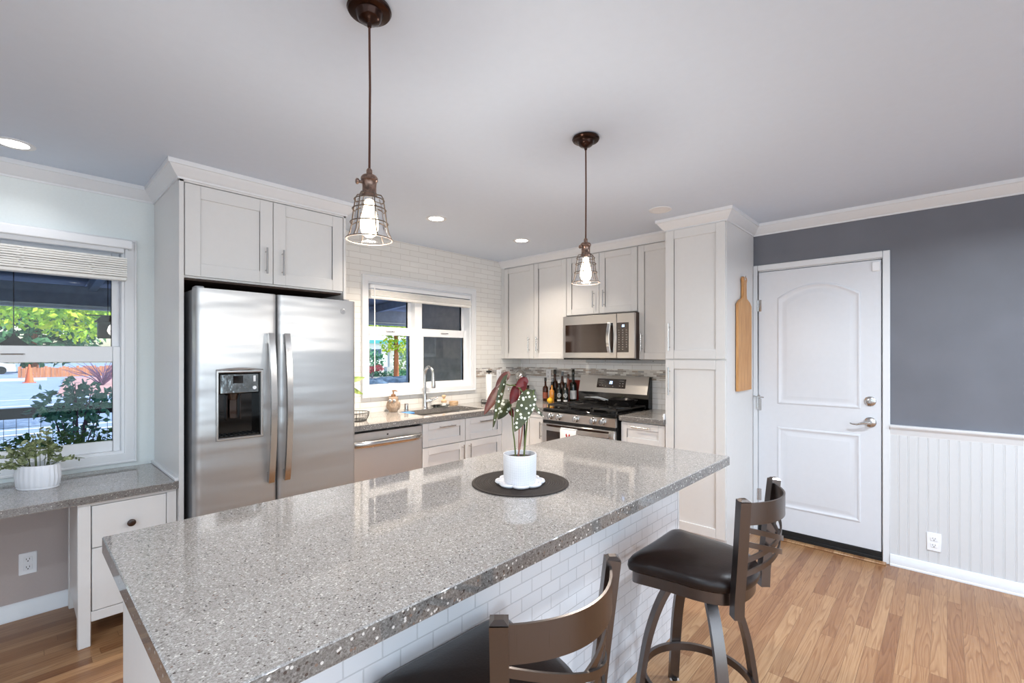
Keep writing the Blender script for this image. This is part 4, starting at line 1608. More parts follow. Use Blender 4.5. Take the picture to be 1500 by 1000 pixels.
def make_stool(loc, rot, label):
    t = thing('bar_stool', label, 'bar stool', loc, rot, group='bar stools at the island')

    def ring(sc, z):
        return [(p.x * sc, p.y * sc, z) for p in outl]
    mb = MB()
    mb.loft([ring(.93, .592), ring(.985, .600), ring(1.0, .613), ring(.99, .628), ring(.94, .643), ring(.82, .656), ring(.6, .664), ring(.3, .667), ring(.05, .668)])
    mb.build('seat', 'leather', t, local=True)
    mb = MB()
    mb.loft([ring(.93, .552), ring(.93, .592), ring(.90, .592), ring(.90, .552), ring(.93, .552)], False, False)
    mb.box(-.16, .16, -.02, .02, .560, .590)
    mb.box(-.02, .02, -.17, .16, .560, .590)
    mb.build('seat_frame', 'stool', t, local=True)
    MB().lathe((0, 0, 0), [(.11, .530), (.11, .545), (.08, .548), (.08, .562)], 28).build('swivel', 'stool', t, local=True)
    for sx, sy in ((-1, -1), (1, -1), (1, 1), (-1, 1)):
        P = [(.070, .538), (.104, .530), (.150, .45), (.188, .34), (.212, .22), (.226, .11), (.230, .006)]
        d = Vector((sx, sy, 0)).normalized()
        pts = [d * r_ + Vector((0, 0, z)) for r_, z in catmull([(r_, z) for r_, z in P], 4, False) + [Vector(P[-1])]]
        pts = [Vector((p.x, p.y, p.z)) for p in pts]
        side = Vector((-d.y, d.x, 0))
        mb = MB()
        mb.tube(pts, 1, rect=(.020, .040), up=lambda i, s_=side: s_)
        lg = mb.build('leg', 'stool', t, local=True)
        m2 = MB()
        c = d * .230
        m2.cyl((c.x, c.y, 0), (c.x, c.y, .007), .012, 14)
        m2.build('foot_glide', 'black_satin', lg, local=True)
    mb = MB()
    R0 = .206
    mb.loft([[(R * math.cos(2 * PI * k / 48), R * math.sin(2 * PI * k / 48), z) for k in range(48)] for R, z in ((R0, .152), (R0, .181), (R0 - .014, .181), (R0 - .014, .152), (R0, .152))], False, False)
    mb.build('foot_ring', 'stool', t, local=True)
    # back
    for s_ in (-1, 1):
        pts = [(s_ * .152, -.192, .535), (s_ * .153, -.194, .60), (s_ * .163, -.206, .74), (s_ * .182, -.222, .938)]
        mb = MB()
        mb.tube(pts, 1, rect=(.034, .034), up=(1, -s_, 0))
        top = Vector(pts[-1])
        sq = [(0, -.024), (.024, 0), (0, .024), (-.024, 0)]
        mb.loft([[(top.x + q[0] * k_, top.y + q[1] * k_, top.z + z_) for q in sq] for k_, z_ in ((1, 0), (.5, .007))])
        mb.build('back_post', 'stool', t, local=True)

    def back_pt(u, z):
        k = (z - .60) / .34
        hw = .153 + .028 * max(0, k) ** 1.3
        yb = -.196 - .026 * k
        return Vector((u * hw, yb - .075 * (1 - u * u) , z))

    def strap(z0, z1, h, off, name):
        mb = MB()
        rings = []
        for i in range(21):
            u = -1 + 2 * i / 20
            zc = z0 + (z1 - z0) * i / 20
            c = back_pt(u, zc)
            tn = (back_pt(min(1, u + .05), zc) - back_pt(max(-1, u - .05), zc)).normalized()
            nrm = Vector((tn.y, -tn.x, 0))
            rings.append([c + nrm * (off - .003) + Vector((0, 0, -h / 2)), c + nrm * (off + .003) + Vector((0, 0, -h / 2)), c + nrm * (off + .003) + Vector((0, 0, h / 2)), c + nrm * (off - .003) + Vector((0, 0, h / 2))])
        mb.loft(rings)
        return mb.build(name, 'stool', t, local=True)
    strap(.891, .891, .072, 0, 'top_rail')
    strap(.843, .725, .018, .0035, 'cross_strap')
    strap(.795, .677, .018, .0035, 'cross_strap')
    strap(.725, .843, .018, -.0035, 'cross_strap')
    strap(.677, .795, .018, -.0035, 'cross_strap')
    return t


make_stool((.780, .799, 0), math.radians(-2), 'bronze bar stool nearest the camera, under the middle of the island front')
make_stool((1.800, .705, 0), math.radians(0), 'bronze bar stool in front of the entry door, at the far end of the island')

# ================================================================== ON THE ISLAND
TZ = .914
mb = MB()
pc = (1.347, 1.215, TZ)
prof = [(.001, .0)]
mb.lathe(pc, [(.001, .0002), (.184, .0002), (.188, .002), (.188, .004), (.184, .0055)] + [(.184 - .0046 * k, .0042 + .0022 * (k % 2)) for k in range(1, 40)] + [(.002, .004)], 64)
o = mb.build('placemat', 'mat', None)
tag(o, 'round dark brown woven placemat on the island', 'placemat')
fl = lambda a, z: .84 + .18 * math.sqrt(abs(math.cos(4 * a)) + .02)
tc_ = (1.325, 1.196, TZ + .0065)
mb = MB()
mb.lathe(tc_, [(.02, 0), (.070, 0), (.088, .002), (.094, .008), (.092, .014), (.086, .014), (.080, .008), (.02, .007)], 128, fn=fl)
o = mb.build('trivet', 'white_ceramic', None)
tag(o, 'white scalloped flower-shaped trivet under the begonia pot', 'trivet')

BQ = Vector((1.316, 1.189, 0))
RV = Vector((.6828, -.7307, 0))
FV = Vector((.7307, .6828, 0))


def bp(a, z, b=0.0):
    return BQ + RV * a + FV * b + Vector((0, 0, z))


bg_ = thing('potted_begonia', 'spotted begonia with red leaf undersides in a white dotted pot', 'potted plant', (BQ.x, BQ.y, TZ + .0135))
zb = TZ + .0145
mb = MB()
mb.lathe((BQ.x, BQ.y, zb), [(.001, 0), (.057, 0), (.060, .004), (.062, .02), (.0635, .106), (.0625, .1095), (.0585, .1095), (.057, .104), (.056, .09), (.001, .088)], 64)
pot = mb.build('pot', 'pot_dots', bg_)
MB().lathe((BQ.x, BQ.y, zb), [(.001, .094), (.03, .097), (.0565, .0935)], 30, cap=False).build('soil', 'soil', bg_)


def leaf(parent, base, tip, width, nrm, mats, wing=.35, cup=.12, sag=0.0, name='leaf', nl=14, nw=8):
    """two-sided leaf: upper face uses mats[0], the underside mats[1]; wing skews the outline like a begonia leaf"""
    base, tip, nrm = Vector(base), Vector(tip), Vector(nrm)
    ax = tip - base
    L = ax.length
    ax.normalize()
    nrm = (nrm - ax * nrm.dot(ax)).normalized()
    sd = ax.cross(nrm)

    def pt(t, s_):
        w = width * (math.sin(PI * min(1, t ** .62)) ** .75) * .5 * (1.0 if t < .999 else 0)
        k = s_ * w * (1 + wing * (1 if s_ > 0 else -1) * (1 - t))
        back = -.10 * L * (1 - t) ** 2 * abs(s_) * (1 + wing * s_)
        c = base + ax * (t * L + back) + sd * k
        ruf = .012 * math.sin(t * 26 + s_ * 2) * abs(s_) * width
        return c - nrm * (cup * w * s_ * s_ - ruf + sag * L * math.sin(PI * t * .5) * t)
    mb = MB()
    mb.open = True
    for side, off in ((0, .0005), (1, -.0005)):
        mb.mi = side
        vs, fs = [], []
        for i in range(nl + 1):
            for j in range(nw + 1):
                vs.append(pt(i / nl, -1 + 2 * j / nw) + nrm * off)
        m = nw + 1
        for i in range(nl):
            for j in range(nw):
                q = (i * m + j, i * m + j + 1, (i + 1) * m + j + 1, (i + 1) * m + j)
                fs.append(q if side else q[::-1])
        mb._faces(vs, fs)
    return mb.build(name, mats, parent, angle=80)


TOP, RED, RUST = 'begonia_top', 'begonia_red', 'begonia_rust'
vw = -FV   # towards the room side
up = Vector((0, 0, 1))
# leaf list: base(a,z,b), tip(a,z,b), width, normal of the upper face, underside
leaf(bg_, bp(-.048, 1.345, -.02), bp(-.092, 1.288, -.03), .034, FV * 1 + RV * .4, (TOP, RUST), cup=.2)
tag(bg_.children[-1], 'upper rust-red leaf seen from beneath')
leaf(bg_, bp(-.080, 1.292, -.03), bp(-.133, 1.190, -.05), .042, FV * 1 + RV * .5, (TOP, RUST), cup=.2)
leaf(bg_, bp(-.052, 1.318, -.035), bp(-.101, 1.136, -.06), .034, -FV * .8 + RV * .9, (TOP, RED), cup=.35)
leaf(bg_, bp(-.040, 1.228, .02), bp(-.084, 1.166, .00), .052, -FV + up * .4 - RV * .2, (TOP, RED), cup=.1)
leaf(bg_, bp(-.008, 1.298, .00), bp(-.036, 1.226, -.02), .052, FV + up * .3 - RV * .3, (TOP, RED), cup=.15)
leaf(bg_, bp(.020, 1.324, -.01), bp(-.016, 1.290, -.02), .036, FV + up * .3, (TOP, RED), cup=.15)
leaf(bg_, bp(.014, 1.308, -.012), bp(.012, 1.268, -.01), .026, FV + RV * .5, (TOP, RED), cup=.1)
leaf(bg_, bp(.050, 1.262, -.02), bp(-.021, 1.126, -.05), .070, -FV + up * .35 + RV * .25, (TOP, RED), cup=.08)
leaf(bg_, bp(.052, 1.236, -.01), bp(.092, 1.174, -.01), .026, -FV * .4 + RV, (TOP, 'begonia_rust'), cup=.6)
leaf(bg_, bp(-.038, 1.200, .02), bp(-.024, 1.174, .0), .022, FV + RV * .4, (TOP, RED), cup=.2)
for pts, r0, r1, m_ in (([(-.018, 1.03, -.01), (-.020, 1.08, -.015), (-.026, 1.13, -.03), (-.030, 1.18, 0), (-.040, 1.228, .02)], .0032, .002, 'stem_green'),
                        ([(-.004, 1.03, 0), (-.003, 1.10, 0), (-.001, 1.20, 0), (.000, 1.30, -.005), (.004, 1.312, -.01)], .0028, .002, 'stem_pink'),
                        ([(-.006, 1.03, .012), (.004, 1.08, .012), (.010, 1.13, .01), (.013, 1.16, .005), (.024, 1.22, 0), (.030, 1.24, -.01)], .0032, .0024, 'stem_pink'),
                        ([(.018, 1.03, 0), (.020, 1.08, 0), (.026, 1.14, 0), (.032, 1.20, 0), (.045, 1.25, -.01), (.050, 1.262, -.02)], .0036, .0026, 'stem_green'),
                        ([(.036, 1.232, -.006), (.016, 1.262, -.01), (-.002, 1.286, -.01), (-.018, 1.296, -.012), (-.038, 1.297, -.02), (-.056, 1.300, -.03)], .0034, .002, 'stem_green')):
    P3 = [bp(*q) for q in pts]
    P3 = catmull([tuple(q) for q in P3], 4, False) + [P3[-1]]
    n = len(P3)
    MB().tube(P3, [r0 + (r1 - r0) * i / (n - 1) for i in range(n)], 8).build('stem', m_, bg_)

# ================================================================== ON THE SINK COUNTER AND DESK
# owl soap dispenser
ox, oy = 2.275, 3.550
ow = thing('soap_dispenser', 'tan owl-shaped soap dispenser with copper pump', 'soap dispenser', (ox, oy, CT))
mb = MB()
mb.lathe((ox, oy, CT), [(.030, 0), (.036, .003), (.046, .025), (.050, .050), (.046, .075), (.042, .092), (.044, .108), (.040, .124), (.026, .130), (.016, .131)], 28)
for s_ in (-1, 1):
    e = Vector((ox, oy, CT + .108)) + RV * s_ * .030
    mb.tube([e, e + Vector((0, 0, .03)) + RV * s_ * .008], [.012, .001], 8)
    mb.sphere(Vector((ox, oy, CT + .055)) + RV * s_ * .044, .03, 14, 10, (.6, .6, 1.3))
ob = mb.build('body', 'owl', ow)
for s_ in (-1, 1):
    m2 = MB()
    c = Vector((ox, oy, CT + .100)) + RV * s_ * .017 - FV * .040
    m2.sphere(c, .0135, 14, 10, (1, 1, 1))
    eye = m2.build('eye', 'label_white', ob)
    m3 = MB()
    m3.sphere(c - FV * .010, .0062, 10, 8)
    m3.build('pupil', 'slot', eye)
mb = MB()
mb.tube([Vector((ox, oy, CT + .094)) - FV * .043, Vector((ox, oy, CT + .080)) - FV * .054], [.007, .001], 8)
mb.build('beak', 'pump', ob)
mb = MB()
mb.lathe((ox, oy, CT), [(.018, .129), (.020, .133), (.020, .150), (.010, .154), (.006, .156), (.006, .176), (.012, .178), (.012, .186), (.004, .188)], 20)
mb.tube([(ox, oy, CT + .183), Vector((ox, oy, CT + .184)) + RV * .022, Vector((ox, oy, CT + .176)) + RV * .034], [.006, .005, .004], 8)
mb.build('pump', 'pump', ow)

t = thing('air_gap', 'short brushed steel cylinder between owl dispenser and faucet', 'air gap', (2.405, 3.545, CT))
MB().lathe((2.405, 3.545, CT), [(.022, 0), (.022, .004), (.0185, .006), (.0185, .058), (.016, .062), (.004, .063)], 22).build('cap', 'nickel', t)

t = thing('soap_tray', 'clear oval glass tray beside the faucet', 'tray', (2.795, 3.55, CT))
mb = MB()
mb.lathe((2.795, 3.55, CT), [(.03, 0), (.050, .001), (.064, .010), (.072, .016), (.070, .018), (.060, .012), (.03, .005)], 36)
for v in mb.bm.verts:
    v.co.x = 2.795 + (v.co.x - 2.795) * 1.5
mb.build('dish', 'clear_dish', t)
o = MB().box(2.72, 2.785, 3.535, 3.575, CT + .0075, CT + .026, .006).build('scrub_pad', 'black_satin')
tag(o, 'dark scrub pad lying in the clear glass tray', 'scrub pad')
t = thing('dish_brush', 'small wooden dish brush standing in the glass tray', 'brush', (2.84, 3.555, CT + .007))
mb = MB()
mb.lathe((2.84, 3.555, CT + .007), [(.012, .028), (.026, .030), (.027, .050), (.022, .056), (.010, .062), (.009, .072), (.018, .082), (.021, .092), (.016, .102), (.004, .105)], 22)
mb.build('handle', 'wood_small', t)
MB().lathe((2.84, 3.555, CT + .007), [(.020, 0), (.024, .030)], 22).build('bristles', 'paper', t)
o = MB().lathe((2.975, 3.570, CT), [(.02, 0), (.040, .001), (.045, .012), (.046, .038), (.043, .039), (.041, .014), (.02, .006)], 30).build('wooden_bowl', 'wood_small')
tag(o, 'small pale wooden bowl behind the sink', 'bowl')
tag(bpy.data.objects['dish_cloth'], 'blue dish cloth hanging at the left end of the sink', 'dish cloth')

# paper towel holder
qx, qy = 3.345, 3.450
t = thing('paper_towel_holder', 'paper towel roll on an upright holder with black finial', 'paper towel holder', (qx, qy, CT))
mb = MB()
mb.lathe((qx, qy, CT), [(.085, 0), (.085, .006), (.078, .010), (.006, .012), (.006, .315), (.003, .316)], 36)
mb.tube([(qx + .078 * math.cos(2 * PI * k / 36), qy + .078 * math.sin(2 * PI * k / 36), CT + .034) for k in range(36)], .003, 6, closed=True)
for k in range(4):
    a = PI / 4 + k * PI / 2
    mb.cyl((qx + .078 * math.cos(a), qy + .078 * math.sin(a), CT + .008), (qx + .078 * math.cos(a), qy + .078 * math.sin(a), CT + .034), .003, 6)
mb.build('stand', 'black_satin', t)
mb = MB()
mb.lathe((qx, qy, CT), [(.007, .318), (.026, .316), (.030, .322), (.030, .330), (.020, .334), (.008, .338), (.004, .340)], 22)
mb.build('finial', 'black_satin', t)
MB().lathe((qx, qy, CT), [(.012, .028), (.033, .028), (.0335, .030), (.0335, .296), (.033, .298), (.012, .298)], 36).build('paper_roll', 'paper', t)

# wire basket beside the refrigerator
kx, ky = 1.765, 3.280
t = thing('wire_basket', 'small black wire basket on the counter beside the refrigerator', 'basket', (kx, ky, CT))
mb = MB()
for R_, z, w_ in ((.085, .004, .0025), (.100, .030, .0015), (.105, .062, .003)):
    mb.tube([(kx + R_ * math.cos(2 * PI * k / 40), ky + R_ * math.sin(2 * PI * k / 40), CT + z) for k in range(40)], w_, 6, closed=True)
for k in range(26):
    a = 2 * PI * k / 26
    mb.tube([(kx + .085 * math.cos(a), ky + .085 * math.sin(a), CT + .004), (kx + .100 * math.cos(a), ky + .100 * math.sin(a), CT + .03), (kx + .105 * math.cos(a), ky + .105 * math.sin(a), CT + .062)], .0013, 5)
mb.build('wire_frame', 'black_satin', t)
MB().lathe((kx, ky, CT), [(.001, .001), (.084, .001), (.084, .006), (.001, .006)], 32).build('base', 'black_satin', t)

# pothos behind the refrigerator
hx, hy = 1.72, 3.50
t = thing('potted_pothos', 'pale green trailing plant peeking out behind the refrigerator', 'potted plant', (hx, hy, CT))
MB().lathe((hx, hy, CT), [(.04, 0), (.05, .004), (.06, .12), (.056, .12), (.05, .10), (.001, .098)], 28).build('pot', 'white_ceramic', t)
for k, (dx, dy, z0, dz) in enumerate(((.17, -.06, .30, .03), (.19, -.02, .24, -.05), (.10, -.05, .33, .04), (-.05, -.07, .25, -.03), (.02, -.09, .27, .0), (.13, -.04, .27, -.06))):
    b_ = Vector((hx + dx * .55, hy + dy * .55, CT + z0))
    e_ = Vector((hx + dx * 1.25, hy + dy * 1.25, CT + z0 + dz))
    MB().tube([(hx, hy, CT + .09), Vector((hx + dx * .25, hy + dy * .25, CT + z0 * .9)), b_], .002, 6).build('stem', 'stem_green', t)
    leaf(t, b_, e_, .06, Vector((-.3, -.6, .7)), ('pothos_leaf', 'pothos_leaf'), wing=.05, cup=.2, sag=.15)

# desk plant in an oval ribbed pot
vx, vy = .085, 3.385
t = thing('potted_herb', 'sage green leafy plant in a white ribbed oval pot on the desk top', 'potted plant', (vx, vy, DT))
mb = MB()
mb.lathe((0, 0, 0), [(.001, 0), (.074, 0), (.077, .004), (.075, .008), (.078, .014), (.082, .06), (.079, .112), (.076, .119), (.071, .119), (.070, .10), (.001, .098)], 96,
         fn=lambda a, z: 1 + (.022 * math.cos(24 * a) if .012 < z < .113 else 0))
for v in mb.bm.verts:
    v.co = Vector((vx, vy, DT)) + RV * v.co.x * 1.22 + FV * v.co.y * .80 + Vector((0, 0, v.co.z))
mb.build('pot', 'white_ceramic', t)
mb = MB()
mb.open = True
lv = MB()
lv.open = True
r2 = random.Random(11)
stems = []
for k in range(34):
    a = r2.uniform(0, 2 * PI)
    rad = r2.uniform(.03, .20)
    hgt = .115 + .21 * max(0, 1 - (rad / .20) ** 1.5) * r2.uniform(.55, 1.0)
    if rad > .14:
        hgt = r2.uniform(.09, .16)
    b0 = Vector((vx, vy, DT + .10)) + RV * math.cos(a) * .05 + FV * math.sin(a) * .03
    e0 = Vector((vx, vy, DT + hgt)) + RV * math.cos(a) * rad + FV * math.sin(a) * rad * .7
    m0 = (b0 + e0) / 2 + Vector((0, 0, .03))
    mb.tube([b0, m0, e0], .0013, 5)
    for j in range(9):
        u_ = .3 + .7 * j / 8
        p_ = b0 * (1 - u_) ** 2 + m0 * 2 * u_ * (1 - u_) + e0 * u_ * u_
        d_ = Vector((r2.uniform(-1, 1), r2.uniform(-1, 1), r2.uniform(-.3, .8))).normalized()
        s2 = d_.cross(Vector((r2.uniform(-1, 1), r2.uniform(-1, 1), r2.uniform(-1, 1)))).normalized()
        L_ = r2.uniform(.022, .036)
        w_ = L_ * .28
        lv._faces([p_, p_ + d_ * L_ * .35 + s2 * w_, p_ + d_ * L_ * .75 + s2 * w_ * .8, p_ + d_ * L_, p_ + d_ * L_ * .75 - s2 * w_ * .8, p_ + d_ * L_ * .35 - s2 * w_], [(0, 1, 2, 3, 4, 5)])
mb.build('stems', 'stem_green', t)
tag(lv.build('foliage', 'sage_leaf', t, smooth=False), kind='stuff')

# ================================================================== ON THE RANGE COUNTER
def bottle(x, y, h, r_, glassm, label, neck=.3, cap='black_satin', lab=None, emblem=False, shoulder=.16, capm=None):
    t = thing('bottle', label, 'bottle', (x, y, CT), group='bottles beside the range')
    hn = h * (1 - neck)
    mb = MB()
    mb.lathe((x, y, CT), [(r_ * .9, 0), (r_, .004), (r_, hn * (1 - shoulder)), (r_ * .88, hn * (1 - shoulder * .5)), (r_ * .45, hn), (r_ * .38, hn + h * neck * .2), (r_ * .36, h - .012), (r_ * .40, h - .010), (r_ * .40, h - .004), (r_ * .3, h - .003)], 24)
    b_ = mb.build('glass_body', glassm, t)
    m2 = MB()
    m2.lathe((x, y, CT), [(r_ * .42, h - h * neck * .42), (r_ * .43, h), (r_ * .36, h + .004)], 20)
    m2.build('cap', cap, t)
    if lab:
        m3 = MB()
        m3.lathe((x, y, CT), [(r_ * 1.012, hn * .18), (r_ * 1.012, hn * .58)], 24, cap=False)
        m3.open = True
        m3.build('paper_label', lab, b_)
    if emblem:
        m3 = MB()
        d_ = Vector((-.80, -.60, 0))
        s_ = Vector((.60, -.80, 0))

        def wrap(u_, z):
            a = u_ / r_
            return Vector((x, y, CT + z)) + (d_ * math.cos(a) + s_ * math.sin(a)) * r_ * 1.015
        zc = hn * .50
        for R_, n_k in ((r_ * .62, 30), (r_ * .50, 30)):
            m3.tube([wrap(R_ * math.cos(2 * PI * k / 30), zc + R_ * 1.05 * math.sin(2 * PI * k / 30)) for k in range(30)], .0012, 5, closed=True)
        for q in range(5):
            aa = q * 2 * PI / 5 + .3
            m3.tube([wrap(r_ * .12 * math.cos(aa), zc + r_ * .12 * math.sin(aa)), wrap(r_ * .40 * math.cos(aa), zc + r_ * .42 * math.sin(aa))], .0018, 5)
        m3.tube([wrap(r_ * .6 * (i / 8 * 2 - 1), hn * .17) for i in range(9)], 1, rect=(.002, .016), up=(0, 0, 1))
        m3.build('emblem', 'label_white', b_)
    return t


bottle(3.880, 2.955, .235, .032, 'bottle_dark', 'black bottle with round white emblem next to the amber oil bottle', .32, 'label_white', emblem=True)
bottle(3.870, 2.865, .250, .032, 'bottle_dark', 'black bottle with round white emblem standing nearest the range', .34, 'label_white', emblem=True)
bottle(3.830, 3.010, .215, .026, 'amber', 'amber oil bottle with dark cap behind the lemon', .36, 'black_satin')
bottle(3.915, 3.165, .250, .030, 'bottle_brown', 'brown bottle at the far left end of the bottle cluster', .34, 'black_satin', 'rose')
bottle(3.990, 3.095, .335, .036, 'bottle_brown', 'tall brown wine bottle at the back left, behind the amber oil bottle', .33, 'black_satin')
bottle(3.995, 3.000, .315, .034, 'bottle_brown', 'tall brown bottle with pale cap ring in the middle of the back row', .33, 'label_grey')
bottle(4.000, 2.925, .290, .030, 'rose', 'rose brown glass bottle in the back row', .34, 'bottle_brown')
bottle(3.985, 2.850, .345, .036, 'bottle_dark', 'tall dark wine bottle with a white label beside the back guard of the range', .36, 'bottle_dark', 'label_white')
bottle(3.925, 3.075, .245, .031, 'bottle_dark', 'dark bottle between amber bottle and back row', .33, 'label_grey', 'label_grey')
bottle(3.935, 2.915, .225, .028, 'bottle_brown', 'short brown bottle between the two black emblem bottles', .33, 'black_satin')
o = MB().box(4.031, 4.0345, 2.775, 2.955, CT, CT + .235, .003).build('tin_box', 'red_box')
tag(o, 'flat dark red box standing behind the bottles', 'box')
mb = MB()
mb.sphere((3.765, 2.985, CT + .030), .030, 20, 14, (1, 1, .96))
mb.sphere((3.765, 2.985, CT + .058), .007, 10, 6)
o = mb.build('lemon', 'yellow')
tag(o, 'yellow lemon in front of the bottles beside the range', 'lemon')

# stand mixer in the corner
sx_, sy_ = 3.78, 3.40
t = thing('stand_mixer', 'silver stand mixer in the counter corner behind the begonia', 'stand mixer', (sx_, sy_, CT))
fd = Vector((-.74, -.67, 0)).normalized()
sd = Vector((-fd.y, fd.x, 0))


def mp_(a, b, z):
    return Vector((sx_, sy_, CT + z)) + fd * a + sd * b


mb = MB()
mb.loft([[mp_(a * s_, b * s_, z) for a, b in [(.15 * math.cos(2 * PI * k / 28) , .10 * math.sin(2 * PI * k / 28)) for k in range(28)]] for s_, z in ((.95, 0), (1, .004), (1, .022), (.9, .030))])
mb.loft([[mp_(-.105 + .045 * math.cos(2 * PI * k / 20) * s_, .05 * math.sin(2 * PI * k / 20) * s_, z) for k in range(20)] for s_, z in ((1.15, .025), (1, .08), (.95, .18), (1.1, .24))])
mb.build('base', 'crock', t)
mb = MB()
rings = []
for u_, r_, z in ((-.16, .012, .275), (-.15, .038, .275), (-.12, .055, .275), (-.04, .060, .278), (.05, .060, .276), (.11, .056, .270), (.145, .042, .264), (.160, .020, .262), (.163, .004, .262)):
    rings.append([mp_(u_, r_ * math.cos(2 * PI * k / 24), z + r_ * math.sin(2 * PI * k / 24)) for k in range(24)])
mb.loft(rings)
hd = mb.build('head', 'crock', t)
mb = MB()
mb.tube([mp_(.155, 0, .262), mp_(.185, 0, .262)], [.018, .015], 16)
mb.build('attachment_hub', 'chrome', hd)
mb = MB()
mb.tube([mp_(.075, 0, .22), mp_(.075, 0, .165)], [.018, .012], 14)
mb.build('beater_shaft', 'chrome', hd)
mb = MB()
c = mp_(.075, 0, .03)
mb.lathe((c.x, c.y, c.z), [(.045, 0), (.05, .01), (.085, .05), (.098, .10), (.102, .145), (.105, .147), (.099, .146), (.094, .10), (.08, .055), (.02, .02)], 32)
mb.tube([mp_(.075, -.098, .15), mp_(.085, -.135, .145), mp_(.085, -.135, .10), mp_(.075, -.096, .085)], .006, 8)
mb.build('bowl', 'chrome', t)

# skillets on the range
def skillet(x, y, z, R_, ang, label, L=.20, metal=False):
    t = thing('skillet', label, 'skillet', (x, y, z), group='black skillets on the range')
    mb = MB()
    mb.lathe((x, y, z), [(.001, 0), (R_ * .78, 0), (R_ * .84, .003), (R_, .046), (R_ + .003, .048), (R_ - .002, .048), (R_ * .82, .008), (.001, .005)], 44)
    mb.build('pan', 'pan_black', t)
    d_ = Vector((math.cos(ang), math.sin(ang), 0))
    c = Vector((x, y, z))
    mb = MB()
    mb.tube([c + d_ * (R_ - .002) + Vector((0, 0, .036)), c + d_ * (R_ + .05) + Vector((0, 0, .052)), c + d_ * (R_ + L * .6) + Vector((0, 0, .062)), c + d_ * (R_ + L) + Vector((0, 0, .060))], 1, rect=(.022, .009), up=(0, 0, 1))
    mb.build('handle', 'nickel' if metal else 'iron', t)
    return t


skillet(3.775, 2.17, .9535, .145, math.radians(105), 'large black skillet on the right burners with its steel handle to the left', .20, True)
skillet(3.775, 2.165, .9625, .118, math.radians(120), 'smaller black skillet nested inside the large one', .16, True)

# towel over the oven handle
mb = MB()
yw0, yw1 = 2.322, 2.492
sec = [(3.322, .50), (3.321, .60), (3.320, .70), (3.318, .745), (3.314, .766), (3.304, .7705), (3.294, .767), (3.2870, .750), (3.286, .70), (3.285, .60), (3.284, .42)]
rings = []
for i in range(9):
    y = yw0 + (yw1 - yw0) * i / 8
    wv = .002 * math.sin(i * 1.9)
    outer = [(x_ + wv * (z_ < .74), y, z_) for x_, z_ in sec]
    inner = [(x_ + wv * (z_ < .74) + (.002 if x_ < 3.300 else -.002), y, z_ - (.002 if z_ > .755 else 0)) for x_, z_ in sec[::-1]]
    rings.append(outer + inner)
mb.loft(rings)
o = thing('kitchen_towel', 'white kitchen towel with a red print hanging on the oven handle', 'towel', (3.30, 2.407, .42))
tw = mb.build('cloth', 'towel', o)
mb = MB()
for dy in (-.014, .014):
    mb.sphere((3.2845, 2.407 + dy, .708), .014, 12, 8, (.1, .6, 1.3), Matrix.Rotation(dy * -18, 3, 'X'))
mb.sphere((3.2845, 2.407, .676), .016, 12, 8, (.1, 1, 1))
mb.build('print', 'red_print', tw)

# child latch at the pantry edge
o = MB().box(3.395, 3.425, 1.580, 1.592, CT, CT + .045, .004).box(3.405, 3.42, 1.585, 1.60, CT + .02, CT + .032, .002).build('cabinet_latch', 'plastic')
tag(o, 'small white latch on the counter at the pantry edge', 'latch')

# cutting board on the pantry side
t = thing('cutting_board', 'long bamboo cutting board hanging on the side of the pantry', 'cutting board', (3.755, 1.118, 1.145))
mb = MB()
bw = .155
prof = [(-bw, 1.145), (bw, 1.145), (bw, 1.785), (bw * .75, 1.812), (.045, 1.835), (.036, 1.86), (.034, 1.95), (.045, 1.975), (.036, 1.995), (-.036, 1.995), (-.045, 1.975), (-.034, 1.95), (-.036, 1.86), (-.045, 1.835), (-bw * .75, 1.812), (-bw, 1.785)]
mb.prism(prof, lambda u, v, d_: (3.755 + u, d_, v), 1.109, 1.127)
mb.build('board', 'bamboo', t)
mb = MB()
mb.tube([(3.735, 1.1325, 2.00), (3.735, 1.118, 2.0), (3.735, 1.108, 1.985), (3.74, 1.105, 1.97)], .0025, 6)
mb.tube([(3.755, 1.115, 1.97), (3.745, 1.104, 1.975), (3.752, 1.104, 2.005), (3.765, 1.115, 1.985)], .002, 6)
mb.build('hanging_loop', 'nickel', t)

# ================================================================== OUTSIDE
GZ = -.15
M['asphalt'] = plain('blue_grey_asphalt', (142, 164, 200), 0.9, var=.12, nscale=2.5)
M['kerb'] = plain('pale_concrete', (214, 214, 214), 0.9, var=.06)
M['line'] = plain('white_road_paint', (240, 240, 240), 0.8)
M['mulch'] = plain('pinkish_bark', (190, 150, 150), 0.95, var=.25, nscale=3)
M['gravel'] = plain('pale_gravel', (216, 210, 204), 0.95, var=.12, nscale=6)
M['patio'] = plain('patio_concrete', (130, 132, 136), 0.85, var=.08)
M['beam'] = plain('grey_blue_beam', (150, 160, 180), 0.7, var=.10, nscale=12)
M['deck_u'] = plain('dark_roof_boards', (120, 128, 148), 0.8, var=.12, nscale=8)
M['flash'] = plain('metal_drip_edge', (170, 176, 186), 0.4, .3)
M['siding'] = plain('dark_brown_siding', (196, 178, 164), 0.75, var=.14, nscale=9)
M['tree_leaf'] = leafmat('yellow_green_tree_leaf', [(0.28, (58, 116, 30)), (0.42, (128, 182, 36)), (0.55, (196, 222, 54)), (0.68, (232, 226, 80)), (0.82, (226, 160, 60))], 1.6, .6)
M['dark_leaf'] = leafmat('dark_green_leaf', [(0.3, (34, 76, 50)), (0.6, (66, 122, 78)), (0.8, (120, 160, 104))], 1.5, .6)
M['shrub_leaf'] = leafmat('blue_green_shrub_leaf', [(0.3, (66, 124, 118)), (0.55, (110, 176, 152)), (0.8, (180, 214, 170))], 6, .5)
